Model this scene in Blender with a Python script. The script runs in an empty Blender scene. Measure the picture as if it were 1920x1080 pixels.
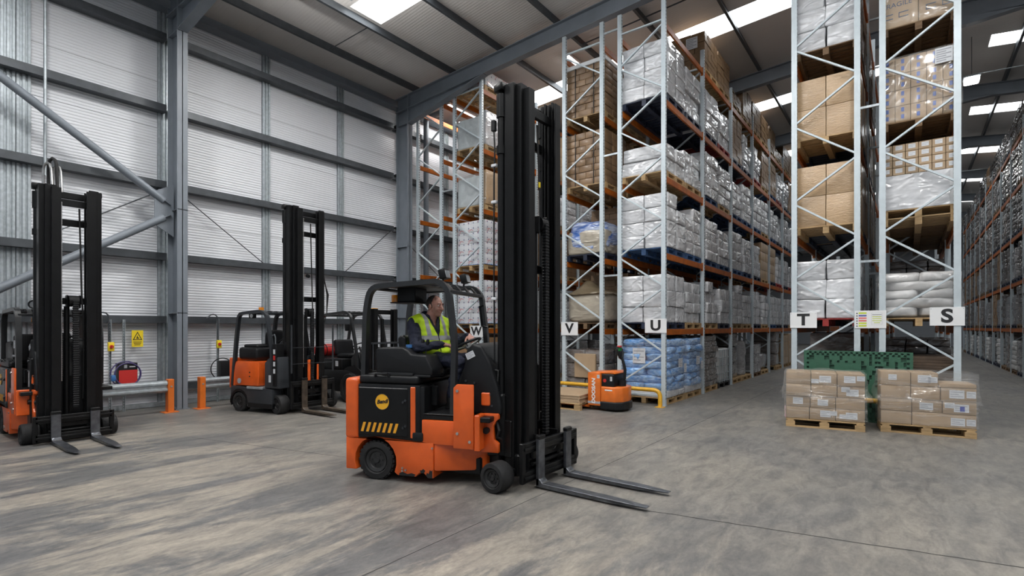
import bpy, bmesh, math, random
from mathutils import Vector, Matrix, noise
random.seed(7)
C = bpy.context.scene.collection
SC = bpy.context.scene
PI = math.pi
# ------------------------------------------------------------------ camera
TH = math.atan2(743, 976)                       # yaw of the lens towards -X from the rack direction (+Y)
cam_d = bpy.data.cameras.new('camera')
cam_d.sensor_width = 36.0
cam_d.lens = 976 / 1920 * 36.0
cam_d.shift_y = 74 / 1920
cam_d.clip_end = 300
cam = bpy.data.objects.new('camera', cam_d); C.objects.link(cam)
cam.location = (0, 0, 1.7)
cam.rotation_euler = (PI / 2, 0, TH)
SC.camera = cam
# ------------------------------------------------------------------ view, world, lights
SC.view_settings.view_transform = 'Standard'
SC.view_settings.look = 'None'
SC.view_settings.gamma = 1
SC.view_settings.use_curve_mapping = False
SC.view_settings.exposure = 0.16
W = bpy.data.worlds.new('world'); SC.world = W; W.use_nodes = True
bg = W.node_tree.nodes['Background']
bg.inputs['Color'].default_value = (0.80, 0.90, 1.0, 1)     # overcast daylight through the open dock side
bg.inputs['Strength'].default_value = 0.34

def area(name, loc, sx, sy, power, col=(1, 0.98, 0.95), rot=(0, 0, 0)):
    l = bpy.data.lights.new(name, 'AREA'); l.shape = 'RECTANGLE'; l.size = sx; l.size_y = sy
    l.energy = power; l.color = col
    o = bpy.data.objects.new(name, l); C.objects.link(o); o.location = loc; o.rotation_euler = rot
    return o
SKY_STRENGTH = 5.0
# high-bay lamps over the open floor (above the frame); their fittings are built further down
BAYS = [(-8.8, 6.2), (-3.2, 6.9), (1.0, 7.2), (-8.8, 1.2), (-3.6, 1.2), (1.0, 1.2), (-3.6, -4.5)]
for bx, by in BAYS:
    area('high_bay_light', (bx, by, 8.45), 0.6, 0.6, 165 if bx < -8 else 135)
    area('roof_fill_uplight', (bx, by, 8.52), 0.5, 0.5, 145, rot=(PI, 0, 0))   # added fill aimed upwards to brighten the roof lining
AISLES = [(-7.6, 13.1, 9.27), (-11.7, 12.6, 8.8)]
for bx, by, bz in AISLES:
    area('aisle_batten_light', (bx, by, bz - 0.06), 0.25, 1.3, 70)
area('aisle_lamp_light', (1.5, 20.6, 8.95), 0.4, 0.4, 45)
area('aisle_lamp_light', (1.5, 33.0, 8.95), 0.4, 0.4, 25)

# ------------------------------------------------------------------ helpers: materials
def mat(name, col, rough=0.5, metal=0.0, var=0.0, vs=4.0, bump=0.0, bs=20.0, st=(1, 1, 1), coat=0.0,
        spec=0.5, rnd=0.0, col2=None, emit=0.0, dist=0.0, rvar=0.0, ridged=False):
    m = bpy.data.materials.new(name); m.use_nodes = True
    nt = m.node_tree; N = nt.nodes; L = nt.links
    b = N['Principled BSDF']
    b.inputs['Base Color'].default_value = (*col, 1)
    b.inputs['Roughness'].default_value = rough
    b.inputs['Metallic'].default_value = metal
    b.inputs['Specular IOR Level'].default_value = spec
    b.inputs['Coat Weight'].default_value = coat
    b.inputs['Coat Roughness'].default_value = 0.15
    if emit:
        b.inputs['Emission Color'].default_value = (*col, 1)
        b.inputs['Emission Strength'].default_value = emit
    if not (var or bump or rnd or rvar): return m
    tc = N.new('ShaderNodeTexCoord'); oi = N.new('ShaderNodeObjectInfo')
    mp = N.new('ShaderNodeMapping'); mp.inputs['Scale'].default_value = st
    ad = N.new('ShaderNodeVectorMath'); ad.operation = 'MULTIPLY_ADD'
    L.new(oi.outputs['Random'], ad.inputs[0]); ad.inputs[1].default_value = (37, 51, 23)
    L.new(tc.outputs['Object'], ad.inputs[2]); L.new(ad.outputs[0], mp.inputs['Vector'])
    cur = None
    if var:
        n = N.new('ShaderNodeTexNoise'); n.inputs['Scale'].default_value = vs; n.inputs['Detail'].default_value = 5
        n.inputs['Distortion'].default_value = dist
        L.new(mp.outputs[0], n.inputs['Vector'])
        r = N.new('ShaderNodeValToRGB'); r.color_ramp.elements[0].position = 0.35; r.color_ramp.elements[1].position = 0.68
        c2 = col2 or tuple(c * (1 - var) for c in col)
        r.color_ramp.elements[0].color = (*c2, 1); r.color_ramp.elements[1].color = (*col, 1)
        L.new(n.outputs['Fac'], r.inputs[0]); cur = r.outputs['Color']
    if rnd:
        h = N.new('ShaderNodeHueSaturation')
        mr = N.new('ShaderNodeMapRange'); mr.inputs['To Min'].default_value = 1 - rnd; mr.inputs['To Max'].default_value = 1 + rnd
        L.new(oi.outputs['Random'], mr.inputs['Value']); L.new(mr.outputs[0], h.inputs['Value'])
        if cur: L.new(cur, h.inputs['Color'])
        else: h.inputs['Color'].default_value = (*col, 1)
        cur = h.outputs['Color']
    if cur: L.new(cur, b.inputs['Base Color'])
    if bump:
        n2 = N.new('ShaderNodeTexNoise'); n2.inputs['Scale'].default_value = bs; n2.inputs['Detail'].default_value = 4
        n2.inputs['Distortion'].default_value = dist
        if ridged: n2.noise_type = 'RIDGED_MULTIFRACTAL'; n2.normalize = True; n2.inputs['Roughness'].default_value = .6; n2.inputs['Detail'].default_value = 3
        L.new(mp.outputs[0], n2.inputs['Vector'])
        bp = N.new('ShaderNodeBump'); bp.inputs['Strength'].default_value = bump; bp.inputs['Distance'].default_value = 0.03
        L.new(n2.outputs['Fac'], bp.inputs['Height']); L.new(bp.outputs[0], b.inputs['Normal'])
        if coat: L.new(bp.outputs[0], b.inputs['Coat Normal'])
        if rvar:
            mr2 = N.new('ShaderNodeMapRange'); mr2.inputs['To Min'].default_value = max(0.03, rough - rvar); mr2.inputs['To Max'].default_value = rough + rvar
            L.new(n2.outputs['Fac'], mr2.inputs['Value']); L.new(mr2.outputs[0], b.inputs['Roughness'])
    return m

def film_mat(name, tint, alpha, rough=0.12, bs=9.0, st=(1, 1, 1)):
    """thin clear stretch film: mostly see-through with crinkled highlights"""
    m = bpy.data.materials.new(name); m.use_nodes = True
    nt = m.node_tree; N = nt.nodes; L = nt.links
    N.remove(N['Principled BSDF']); out = N['Material Output']
    tr = N.new('ShaderNodeBsdfTransparent'); gl = N.new('ShaderNodeBsdfGlossy'); df = N.new('ShaderNodeBsdfDiffuse')
    gl.inputs['Roughness'].default_value = rough; gl.inputs['Color'].default_value = (0.9, 0.9, 0.9, 1)
    df.inputs['Color'].default_value = (*tint, 1)
    tc = N.new('ShaderNodeTexCoord'); mp = N.new('ShaderNodeMapping'); mp.inputs['Scale'].default_value = st
    L.new(tc.outputs['Object'], mp.inputs[0])
    n = N.new('ShaderNodeTexNoise'); n.inputs['Scale'].default_value = bs; n.inputs['Detail'].default_value = 3; n.inputs['Distortion'].default_value = 1.0; n.noise_type = 'RIDGED_MULTIFRACTAL'; n.normalize = True
    L.new(mp.outputs[0], n.inputs['Vector'])
    bp = N.new('ShaderNodeBump'); bp.inputs['Strength'].default_value = 0.9; bp.inputs['Distance'].default_value = 0.04
    L.new(n.outputs['Fac'], bp.inputs['Height']); L.new(bp.outputs[0], gl.inputs['Normal'])
    m1 = N.new('ShaderNodeMixShader'); m1.inputs[0].default_value = 0.45
    L.new(df.outputs[0], m1.inputs[1]); L.new(gl.outputs[0], m1.inputs[2])
    m2 = N.new('ShaderNodeMixShader')
    rp = N.new('ShaderNodeMapRange'); rp.inputs['From Min'].default_value = 0.30; rp.inputs['From Max'].default_value = 0.62
    rp.inputs['To Min'].default_value = alpha * 0.25; rp.inputs['To Max'].default_value = alpha * 1.6
    L.new(n.outputs['Fac'], rp.inputs['Value']); L.new(rp.outputs[0], m2.inputs[0])
    L.new(tr.outputs[0], m2.inputs[1]); L.new(m1.outputs[0], m2.inputs[2])
    L.new(m2.outputs[0], out.inputs['Surface'])
    return m

MT = {}
MT['steel_blue'] = mat('painted_column_steel', (0.185, 0.210, 0.242), 0.45, var=0.12, vs=3)
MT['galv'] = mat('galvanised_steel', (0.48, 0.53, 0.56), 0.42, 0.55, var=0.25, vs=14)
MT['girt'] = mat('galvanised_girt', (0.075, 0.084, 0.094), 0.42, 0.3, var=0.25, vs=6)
MT['rack_grey'] = mat('rack_upright_paint', (0.54, 0.61, 0.65), 0.42, 0.15, var=0.08, vs=8)
MT['rack_orange'] = mat('rack_beam_orange', (0.46, 0.115, 0.010), 0.45, var=0.4, vs=5, spec=.28)
MT['orange'] = mat('truck_orange', (0.76, 0.115, 0.014), 0.33, var=0.16, vs=5, coat=0.25)
MT['orange2'] = mat('jack_orange', (0.76, 0.17, 0.02), 0.35, var=0.2, vs=6, coat=0.2)
MT['black'] = mat('black_paint', (0.0085, 0.009, 0.010), 0.36, var=0.25, vs=9, spec=.26)
MT['mast'] = mat('mast_black', (0.0070, 0.0073, 0.008), 0.34, var=0.3, vs=7, bump=0.04, bs=60, spec=.26)
MT['plastic'] = mat('black_plastic', (0.0105, 0.011, 0.0125), 0.40, bump=0.05, bs=160, spec=.28)
MT['dark'] = mat('charcoal_paint', (0.030, 0.034, 0.040), 0.4, var=0.2, vs=6)
MT['rubber'] = mat('tyre_rubber', (0.019, 0.019, 0.020), 0.75, var=0.3, vs=10, bump=0.1, bs=50, spec=.35)
MT['hub'] = mat('wheel_hub', (0.020, 0.020, 0.021), 0.5, var=0.3, vs=12)
MT['bright'] = mat('bright_steel', (0.62, 0.62, 0.62), 0.3, 0.9, var=0.25, vs=20)
MT['fork'] = mat('worn_fork_steel', (0.17, 0.18, 0.20), 0.30, 0.75, var=0.4, vs=12)
MT['rust'] = mat('worn_rusty_steel', (0.10, 0.075, 0.055), 0.55, 0.4, var=0.5, vs=12)
MT['white'] = mat('white_plastic', (0.76, 0.77, 0.78), 0.4)
MT['paper'] = mat('white_label_paper', (0.62, 0.64, 0.67), 0.55, var=0.06, vs=30)
MT['ink'] = mat('black_ink', (0.012, 0.012, 0.013), 0.5)
MT['red'] = mat('red_paint', (0.52, 0.028, 0.024), 0.4)
MT['yellow'] = mat('yellow_paint', (0.74, 0.40, 0.03), 0.38, var=0.15, vs=8)
MT['signyellow'] = mat('sign_yellow', (0.80, 0.60, 0.02), 0.4)
MT['hazard'] = mat('hazard_orange', (0.80, 0.36, 0.02), 0.45)
MT['amber'] = mat('amber_lens', (0.75, 0.25, 0.01), 0.15, coat=0.5)
MT['glass'] = mat('lamp_lens', (0.16, 0.17, 0.18), 0.1, spec=0.8)
MT['green'] = mat('green_plastic', (0.040, 0.125, 0.078), 0.42, var=0.15, vs=8)
MT['kgreen'] = mat('knob_green', (0.02, 0.30, 0.06), 0.4)
MT['bluecap'] = mat('blue_plastic', (0.05, 0.17, 0.42), 0.4)
MT['purple'] = mat('purple_cable', (0.06, 0.045, 0.16), 0.45)
MT['wood'] = mat('pallet_wood', (0.50, 0.335, 0.165), 0.7, var=0.35, vs=6, st=(1, 6, 6), rnd=0.18)
MT['wood_dk'] = mat('dark_pallet_wood', (0.20, 0.12, 0.06), 0.75, var=0.4, vs=6, st=(1, 6, 6), rnd=0.2)
MT['pal_blue'] = mat('blue_pallet_paint', (0.035, 0.10, 0.24), 0.65, var=0.5, vs=9, rnd=0.25)
MT['pal_navy'] = mat('navy_plastic_pallet', (0.018, 0.026, 0.055), 0.45, var=0.3, vs=9)
MT['pal_red'] = mat('red_pallet_paint', (0.34, 0.03, 0.025), 0.6, var=0.4, vs=9)
MT['card'] = mat('brown_cardboard', (0.39, 0.28, 0.175), 0.62, var=0.12, vs=5, rnd=0.10)
MT['card_film'] = mat('cardboard_under_film', (0.47, 0.315, 0.17), 0.40, var=0.12, vs=6, st=(1, 1, 5), coat=0.85, bump=0.35, bs=10, dist=1.0, rnd=0.07)
MT['card_dk'] = mat('brown_cartons', (0.235, 0.142, 0.072), 0.5, var=0.25, vs=7, coat=0.15, bump=0.12, bs=12, rnd=0.14)
MT['white_film'] = mat('white_wrapped_plastic', (0.70, 0.71, 0.735), 0.26, var=0.22, vs=4, coat=0.7, bump=1.0, bs=3.4, st=(1, 1, 1.9), dist=1.1, rnd=0.10, rvar=0.12, ridged=True)
MT['grey_film'] = mat('grey_wrapped_plastic', (0.36, 0.36, 0.37), 0.2, var=0.4, vs=5, coat=0.8, bump=1.0, bs=3.6, st=(1, 1, 2.4), dist=1.2, rnd=0.2, rvar=0.1, ridged=True)
MT['brown_film'] = mat('brown_wrapped_stack', (0.125, 0.098, 0.080), 0.2, var=0.55, vs=5, col2=(0.20, 0.19, 0.19), coat=0.8, bump=1.0, bs=3.6, st=(1, 1, 2.5), dist=1.2, rnd=0.35, rvar=0.1, ridged=True)
MT['sack_white'] = mat('white_woven_sack', (0.62, 0.615, 0.61), 0.36, var=0.18, vs=5, coat=0.45, bump=0.9, bs=4, dist=1.0, ridged=True)
MT['sack_blue'] = mat('blue_plastic_sack', (0.035, 0.215, 0.58), 0.26, var=0.6, vs=4.0, col2=(0.36, 0.54, 0.78), st=(1, 1, 3.2), coat=0.6, bump=1.0, bs=4.5, dist=1.6, ridged=True)  # pale streaks paint white highlights into the sack colour
MT['blue_film'] = mat('blue_stretch_film', (0.05, 0.13, 0.42), 0.25, var=0.6, vs=2.2, col2=(0.55, 0.62, 0.76), st=(1, 1, 4), coat=0.7, bump=1.0, bs=3, dist=1.3, ridged=True)
MT['kraft'] = mat('kraft_paper_cover', (0.36, 0.285, 0.185), 0.5, var=0.2, vs=3, coat=0.25, bump=1.0, bs=2.6, dist=1.0, ridged=True)
MT['beige_film'] = mat('beige_wrapped_bale', (0.46, 0.41, 0.33), 0.3, var=0.25, vs=3, coat=0.6, bump=1.0, bs=3, st=(1, 1, 2), dist=1.2, ridged=True)
MT['clear_block'] = mat('frosted_film_block', (0.50, 0.55, 0.57), 0.14, var=0.25, vs=3, coat=0.8, bump=0.35, bs=3.5, dist=1.4)
MT['film'] = film_mat('clear_stretch_film', (0.82, 0.81, 0.80), 0.50, .14, 2.6)
MT['navy'] = mat('navy_workwear', (0.010, 0.014, 0.036), 0.8, var=0.3, vs=9, bump=0.5, bs=16, dist=0.8)
MT['skin'] = mat('skin', (0.56, 0.32, 0.25), 0.5, var=0.22, vs=22, col2=(0.46, 0.21, 0.165))
MT['hair'] = mat('short_dark_hair', (0.055, 0.046, 0.042), 0.7, var=0.5, vs=60, bump=0.5, bs=140)
MT['boot'] = mat('boot_leather', (0.012, 0.012, 0.012), 0.5)

# ------------------------------------------------------------------ helpers: meshes
class MB:
    def __init__(s, X=None): s.bm = bmesh.new(); s.X = X or Matrix.Identity(4)
    def _bev(s, vs, off, seg=1):
        if off <= 0: return
        es = list({e for v in vs for e in v.link_edges})
        bmesh.ops.bevel(s.bm, geom=es, offset=off, offset_type='OFFSET', segments=seg, affect='EDGES', clamp_overlap=True, profile=0.5)
    def box(s, x0, x1, y0, y1, z0, z1, bev=0.0, seg=1, R=None):
        c = Vector(((x0 + x1) / 2, (y0 + y1) / 2, (z0 + z1) / 2))
        m = Matrix.Translation(c) @ (R.to_4x4() if R else Matrix.Identity(4)) @ Matrix.Diagonal((x1 - x0, y1 - y0, z1 - z0, 1))
        r = bmesh.ops.create_cube(s.bm, size=1, matrix=s.X @ m)
        s._bev(r['verts'], bev, seg); return s
    def bar(s, p0, p1, w, h, bev=0.0, up=(0, 0, 1)):
        p0, p1 = Vector(p0), Vector(p1); d = p1 - p0; l = d.length; x = d.normalized(); u = Vector(up)
        if abs(x.dot(u)) > 0.98: u = Vector((1, 0, 0))
        y = u.cross(x).normalized(); z = x.cross(y)
        R = Matrix((x, y, z)).transposed()
        c = (p0 + p1) / 2
        return s.box(c.x - l / 2, c.x + l / 2, c.y - w / 2, c.y + w / 2, c.z - h / 2, c.z + h / 2, bev, R=R)
    def cyl(s, p0, p1, r, n=12, r2=None, bev=0.0):
        p0, p1 = Vector(p0), Vector(p1); d = p1 - p0
        m = Matrix.Translation((p0 + p1) / 2) @ d.to_track_quat('Z', 'Y').to_matrix().to_4x4()
        q = bmesh.ops.create_cone(s.bm, cap_ends=True, segments=n, radius1=r, radius2=r if r2 is None else r2, depth=d.length, matrix=s.X @ m)
        if bev:
            es = list({e for v in q['verts'] for e in v.link_edges if len(e.link_faces) == 2 and any(len(f.verts) > 4 for f in e.link_faces)})
            bmesh.ops.bevel(s.bm, geom=es, offset=bev, segments=2, affect='EDGES', clamp_overlap=True)
        return s
    def tube(s, pts, r, n=8, sq=None, closed=False):
        """sweep a circle (or rectangle sq=(w,h)) along a polyline"""
        P = [Vector(p) for p in pts]; rings = []; N = len(P)
        up = Vector((0, 0, 1)); t0 = (P[1] - P[0]).normalized()
        if abs(t0.dot(up)) > 0.95: up = Vector((0, 1, 0))
        if sq is not None and len(sq) > 2: up = Vector(sq[2])
        for i in range(N):
            if closed: t = (P[(i + 1) % N] - P[i - 1]).normalized()
            elif i == 0: t = t0
            elif i == N - 1: t = (P[-1] - P[-2]).normalized()
            else: t = ((P[i + 1] - P[i]).normalized() + (P[i] - P[i - 1]).normalized()).normalized()
            a = up - t * up.dot(t)
            if a.length < 1e-4: a = Vector((1, 0, 0)) - t * t.x
            a.normalize(); b = t.cross(a); up = a if not (sq is not None and len(sq) > 2) else up
            rr = r[i] if isinstance(r, (list, tuple)) else r
            if sq: off = [(a * (sq[1] / 2) * i1 + b * (sq[0] / 2) * j1) for i1, j1 in ((1, 1), (1, -1), (-1, -1), (-1, 1))]
            else: off = [(a * math.cos(k * 2 * PI / n) + b * math.sin(k * 2 * PI / n)) * rr for k in range(n)]
            rings.append([s.bm.verts.new(s.X @ (P[i] + o)) for o in off])
        m = len(rings[0])
        for i in range(N if closed else N - 1):
            A, B = rings[i], rings[(i + 1) % N]
            for k in range(m): s.bm.faces.new((A[k], A[(k + 1) % m], B[(k + 1) % m], B[k]))
        if not closed:
            s.bm.faces.new(rings[0][::-1]); s.bm.faces.new(rings[-1])
        return s
    def prism(s, poly, ax, a0, a1, bev=0.0, seg=1):
        """poly in the two other axes: ax='y' -> (x,z); ax='z' -> (x,y); ax='x' -> (y,z)"""
        def P(u, v, w): return {'y': Vector((u, w, v)), 'z': Vector((u, v, w)), 'x': Vector((w, u, v))}[ax]
        A = [s.bm.verts.new(s.X @ P(u, v, a0)) for u, v in poly]; B = [s.bm.verts.new(s.X @ P(u, v, a1)) for u, v in poly]
        n = len(poly); fs = [s.bm.faces.new(A), s.bm.faces.new(B[::-1])]
        for k in range(n): fs.append(s.bm.faces.new((A[k], B[k], B[(k + 1) % n], A[(k + 1) % n])))
        bmesh.ops.recalc_face_normals(s.bm, faces=fs)
        s._bev(A + B, bev, seg); return s
    def lathe(s, prof, p0, axis, n=24):
        """prof: (radius, along) pairs, spun round axis through p0"""
        q = Vector(axis).normalized().to_track_quat('Z', 'Y').to_matrix(); p0 = Vector(p0); rings = []
        for r, h in prof:
            if r < 1e-5: rings.append([s.bm.verts.new(s.X @ (p0 + q @ Vector((0, 0, h))))])
            else: rings.append([s.bm.verts.new(s.X @ (p0 + q @ Vector((r * math.cos(k * 2 * PI / n), r * math.sin(k * 2 * PI / n), h)))) for k in range(n)])
        fs = []
        for A, B in zip(rings, rings[1:]):
            for k in range(n):
                k2 = (k + 1) % n
                if len(A) == 1 and len(B) == 1: continue
                if len(A) == 1: fs.append(s.bm.faces.new((A[0], B[k], B[k2])))
                elif len(B) == 1: fs.append(s.bm.faces.new((A[k], B[0], A[k2])))
                else: fs.append(s.bm.faces.new((A[k], A[k2], B[k2], B[k])))
        bmesh.ops.recalc_face_normals(s.bm, faces=fs); return s
    def torus(s, c, axis, R, r, n=24, m=8, a0=0.0, a1=2 * PI):
        q = Vector(axis).normalized().to_track_quat('Z', 'Y').to_matrix(); c = Vector(c)
        full = abs(a1 - a0 - 2 * PI) < 1e-6
        pts = [c + q @ Vector((R * math.cos(a0 + (a1 - a0) * k / n), R * math.sin(a0 + (a1 - a0) * k / n), 0)) for k in range(n if full else n + 1)]
        return s.tube(pts, r, m, closed=full)
    def quad(s, *ps): s.bm.faces.new([s.bm.verts.new(s.X @ Vector(p)) for p in ps]); return s
    def blob(s, c, d, e=0.35, nu=20, nv=14, disp=0.0, fs=3.0, seed=0.0):
        """superellipsoid pillow"""
        c = Vector(c); rows = []
        def sp(v, k): return math.copysign(abs(v) ** k, v)
        for j in range(nv + 1):
            ph = -PI / 2 + PI * j / nv; row = []
            for i in range(nu):
                th = 2 * PI * i / nu
                p = Vector((sp(math.cos(ph), e) * sp(math.cos(th), e) * d[0] / 2, sp(math.cos(ph), e) * sp(math.sin(th), e) * d[1] / 2, sp(math.sin(ph), e) * d[2] / 2))
                if disp:
                    q = (c + p) * fs + Vector((seed, seed * 1.7, 0)); p = p * (1 + disp * noise.noise(q))
                row.append(p)
            rows.append(row)
        bot = s.bm.verts.new(s.X @ (c + rows[0][0])); top = s.bm.verts.new(s.X @ (c + rows[-1][0]))
        R = [[s.bm.verts.new(s.X @ (c + p)) for p in row] for row in rows[1:-1]]
        for i in range(nu):
            i2 = (i + 1) % nu
            s.bm.faces.new((bot, R[0][i2], R[0][i])); s.bm.faces.new((top, R[-1][i], R[-1][i2]))
            for A, B in zip(R, R[1:]): s.bm.faces.new((A[i], A[i2], B[i2], B[i]))
        return s
    def mesh(s, name, material=None, smooth=35):
        me = bpy.data.meshes.new(name)
        bmesh.ops.recalc_face_normals(s.bm, faces=s.bm.faces[:])
        if smooth:
            for f in s.bm.faces: f.smooth = True
            lim = math.radians(smooth)
            for e in s.bm.edges:
                if len(e.link_faces) != 2 or e.calc_face_angle(0) > lim: e.smooth = False
        s.bm.to_mesh(me); s.bm.free()
        for m in (material if isinstance(material, (list, tuple)) else [material]):
            if m: me.materials.append(m)
        return me

def obj(name, mb, material=None, parent=None, smooth=35, loc=None, rot=None):
    me = mb if isinstance(mb, bpy.types.Mesh) else mb.mesh(name, MT[material] if isinstance(material, str) else material, smooth)
    o = bpy.data.objects.new(name, me); C.objects.link(o)
    if parent: o.parent = parent
    if loc is not None: o.location = loc
    if rot is not None: o.rotation_euler = rot
    return o
def tag(o, label, cat, group=None):
    o['label'] = label; o['category'] = cat
    if group: o['group'] = group
    return o
def thing(name, label, cat, loc=(0, 0, 0), rz=0.0, group=None):
    o = bpy.data.objects.new(name, None); C.objects.link(o)
    o.location = loc; o.rotation_euler = (0, 0, rz); o.empty_display_size = 0.2
    return tag(o, label, cat, group)
def struct(name, mb, material, smooth=35):
    o = obj(name, mb, material, None, smooth); o['kind'] = 'structure'; return o
def text_mesh(txt, size, depth=0.002, shear=0.0, bold=0.0):
    cu = bpy.data.curves.new('lettering', 'FONT'); cu.body = txt; cu.size = size; cu.extrude = depth
    cu.align_x = 'CENTER'; cu.align_y = 'CENTER'; cu.shear = shear; cu.offset = bold; cu.resolution_u = 4
    t = bpy.data.objects.new('lettering', cu); C.objects.link(t)
    dg = bpy.context.evaluated_depsgraph_get()
    me = bpy.data.meshes.new_from_object(t.evaluated_get(dg))
    bpy.data.objects.remove(t); bpy.data.curves.remove(cu); return me
def lettering(name, txt, size, material, parent, loc, rot, sx=1.0, bold=0.0, shear=0.0):
    me = text_mesh(txt, size, 0.0015, shear, bold); me.materials.clear(); me.materials.append(MT[material])
    o = obj(name, me, None, parent, loc=loc, rot=rot); o.scale = (sx, 1, 1); return o
# ------------------------------------------------------------------ the building
WX = -12.9                                        # inner face of the left wall
RK, RX, RG = 0.11, 1.2, 0.08                      # roof pitch, ridge line, skew of the frames in plan
def roof_z(x, base): return base + RK * ((x + 12) if x < RX else (2 * RX + 12 - x))
def sk(x): return RG * (min(x, RX) + 12)          # frames and rooflights run slightly askew of the walls
def hexa(mb, x0, x1, ya, yb, zb0, zb1, zt0, zt1):
    vs = [mb.bm.verts.new((x, y + sk(x), z)) for x, zb, zt in ((x0, zb0, zt0), (x1, zb1, zt1)) for y in (ya, yb) for z in (zb, zt)]
    for q in ((0, 1, 3, 2), (4, 6, 7, 5), (0, 4, 5, 1), (2, 3, 7, 6), (0, 2, 6, 4), (1, 5, 7, 3)): mb.bm.faces.new([vs[a] for a in q])
    return mb
def floor_mat():
    m = bpy.data.materials.new('worn_concrete_floor'); m.use_nodes = True
    nt = m.node_tree; N = nt.nodes; L = nt.links; b = N['Principled BSDF']
    tc = N.new('ShaderNodeTexCoord')
    def nz(scale, st, det=6, dist=0.0, loc=(0, 0, 0), rz=0.0, rough=0.55):
        mp = N.new('ShaderNodeMapping'); mp.inputs['Scale'].default_value = st; mp.inputs['Location'].default_value = loc
        mp.inputs['Rotation'].default_value = (0, 0, rz)
        n = N.new('ShaderNodeTexNoise'); n.inputs['Scale'].default_value = scale; n.inputs['Detail'].default_value = det
        n.inputs['Distortion'].default_value = dist; n.inputs['Roughness'].default_value = rough
        L.new(tc.outputs['Object'], mp.inputs[0]); L.new(mp.outputs[0], n.inputs['Vector']); return n.outputs['Fac']
    def ramp(f, p0, c0, p1, c1):
        r = N.new('ShaderNodeValToRGB'); r.color_ramp.elements[0].position = p0; r.color_ramp.elements[1].position = p1
        r.color_ramp.elements[0].color = (*c0, 1); r.color_ramp.elements[1].color = (*c1, 1); L.new(f, r.inputs[0]); return r.outputs['Color']
    def mix(bt, f, a, c):
        x = N.new('ShaderNodeMix'); x.data_type = 'RGBA'; x.blend_type = bt
        if isinstance(f, float): x.inputs['Factor'].default_value = f
        else: L.new(f, x.inputs['Factor'])
        L.new(a, x.inputs['A']); L.new(c, x.inputs['B']); return x.outputs['Result']
    streak = nz(0.80, (1.45, 0.36, 1), 15, 0.5, (3.1, 7.7, 0), 0.06, 0.74)
    sxyz = N.new('ShaderNodeSeparateXYZ'); L.new(tc.outputs['Object'], sxyz.inputs[0])
    def mth(op, a, v):
        n = N.new('ShaderNodeMath'); n.operation = op; L.new(a, n.inputs[0])
        if isinstance(v, float): n.inputs[1].default_value = v
        else: L.new(v, n.inputs[1])
        return n.outputs[0]
    rag = mth('ADD', streak, mth('MULTIPLY', nz(6.0, (1.6, 0.5, 1), 8, 0.0, (2, 9, 0), 0.06, 0.75), 0.16))
    crisp = ramp(rag, 0.55, (0.122, 0.122, 0.123), 0.635, (0.262, 0.237, 0.205))
    soft = ramp(nz(0.55, (0.8, 0.7, 1), 10, 0.8, (5, 1, 0), 0.0, 0.65), 0.36, (0.150, 0.146, 0.141), 0.66, (0.234, 0.216, 0.191))
    zone = N.new('ShaderNodeMapRange'); zone.interpolation_type = 'SMOOTHSTEP'     # tyre-polished strip near the trucks is streaky, the rest is even
    zone.inputs['From Min'].default_value = 3.4; zone.inputs['From Max'].default_value = 5.4; zone.inputs['To Min'].default_value = 1.0; zone.inputs['To Max'].default_value = 0.12
    L.new(mth('ADD', sxyz.outputs[1], mth('MULTIPLY', nz(0.5, (1, 1, 1), 5), 1.5)), zone.inputs['Value'])
    base = mix('MIX', zone.outputs[0], soft, crisp)
    fine = ramp(nz(3.0, (2.2, 0.8, 1), 10, 0.6, (0, 0, 0), 0.1, 0.7), 0.36, (0.62, 0.63, 0.65), 0.64, (1.16, 1.14, 1.10))
    c = mix('MULTIPLY', 1.0, base, fine)
    grit = ramp(nz(26, (1.4, 0.7, 1), 6, 0, (0, 0, 0), 0, 0.7), 0.35, (0.86, 0.86, 0.87), 0.65, (1.08, 1.08, 1.07))
    c = mix('MULTIPLY', 1.0, c, grit)
    dark = ramp(nz(0.9, (0.7, 1.3, 1), 10, 1.4, (11, 3, 0), 0.3, 0.7), 0.66, (1, 1, 1), 0.74, (0.70, 0.70, 0.72))
    c = mix('MULTIPLY', 1.0, c, dark)
    L.new(c, b.inputs['Base Color'])
    rr = N.new('ShaderNodeMapRange'); rr.inputs['To Min'].default_value = 0.30; rr.inputs['To Max'].default_value = 0.62
    L.new(streak, rr.inputs['Value']); L.new(rr.outputs[0], b.inputs['Roughness'])
    b.inputs['Specular IOR Level'].default_value = 0.45
    bp = N.new('ShaderNodeBump'); bp.inputs['Strength'].default_value = 0.12; bp.inputs['Distance'].default_value = 0.01
    L.new(nz(30, (1, 1, 1), 5), bp.inputs['Height']); L.new(bp.outputs[0], b.inputs['Normal'])
    return m
f = struct('floor', MB().box(-13.3, 16, -9, 62, -0.2, 0), floor_mat(), 0)

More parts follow.
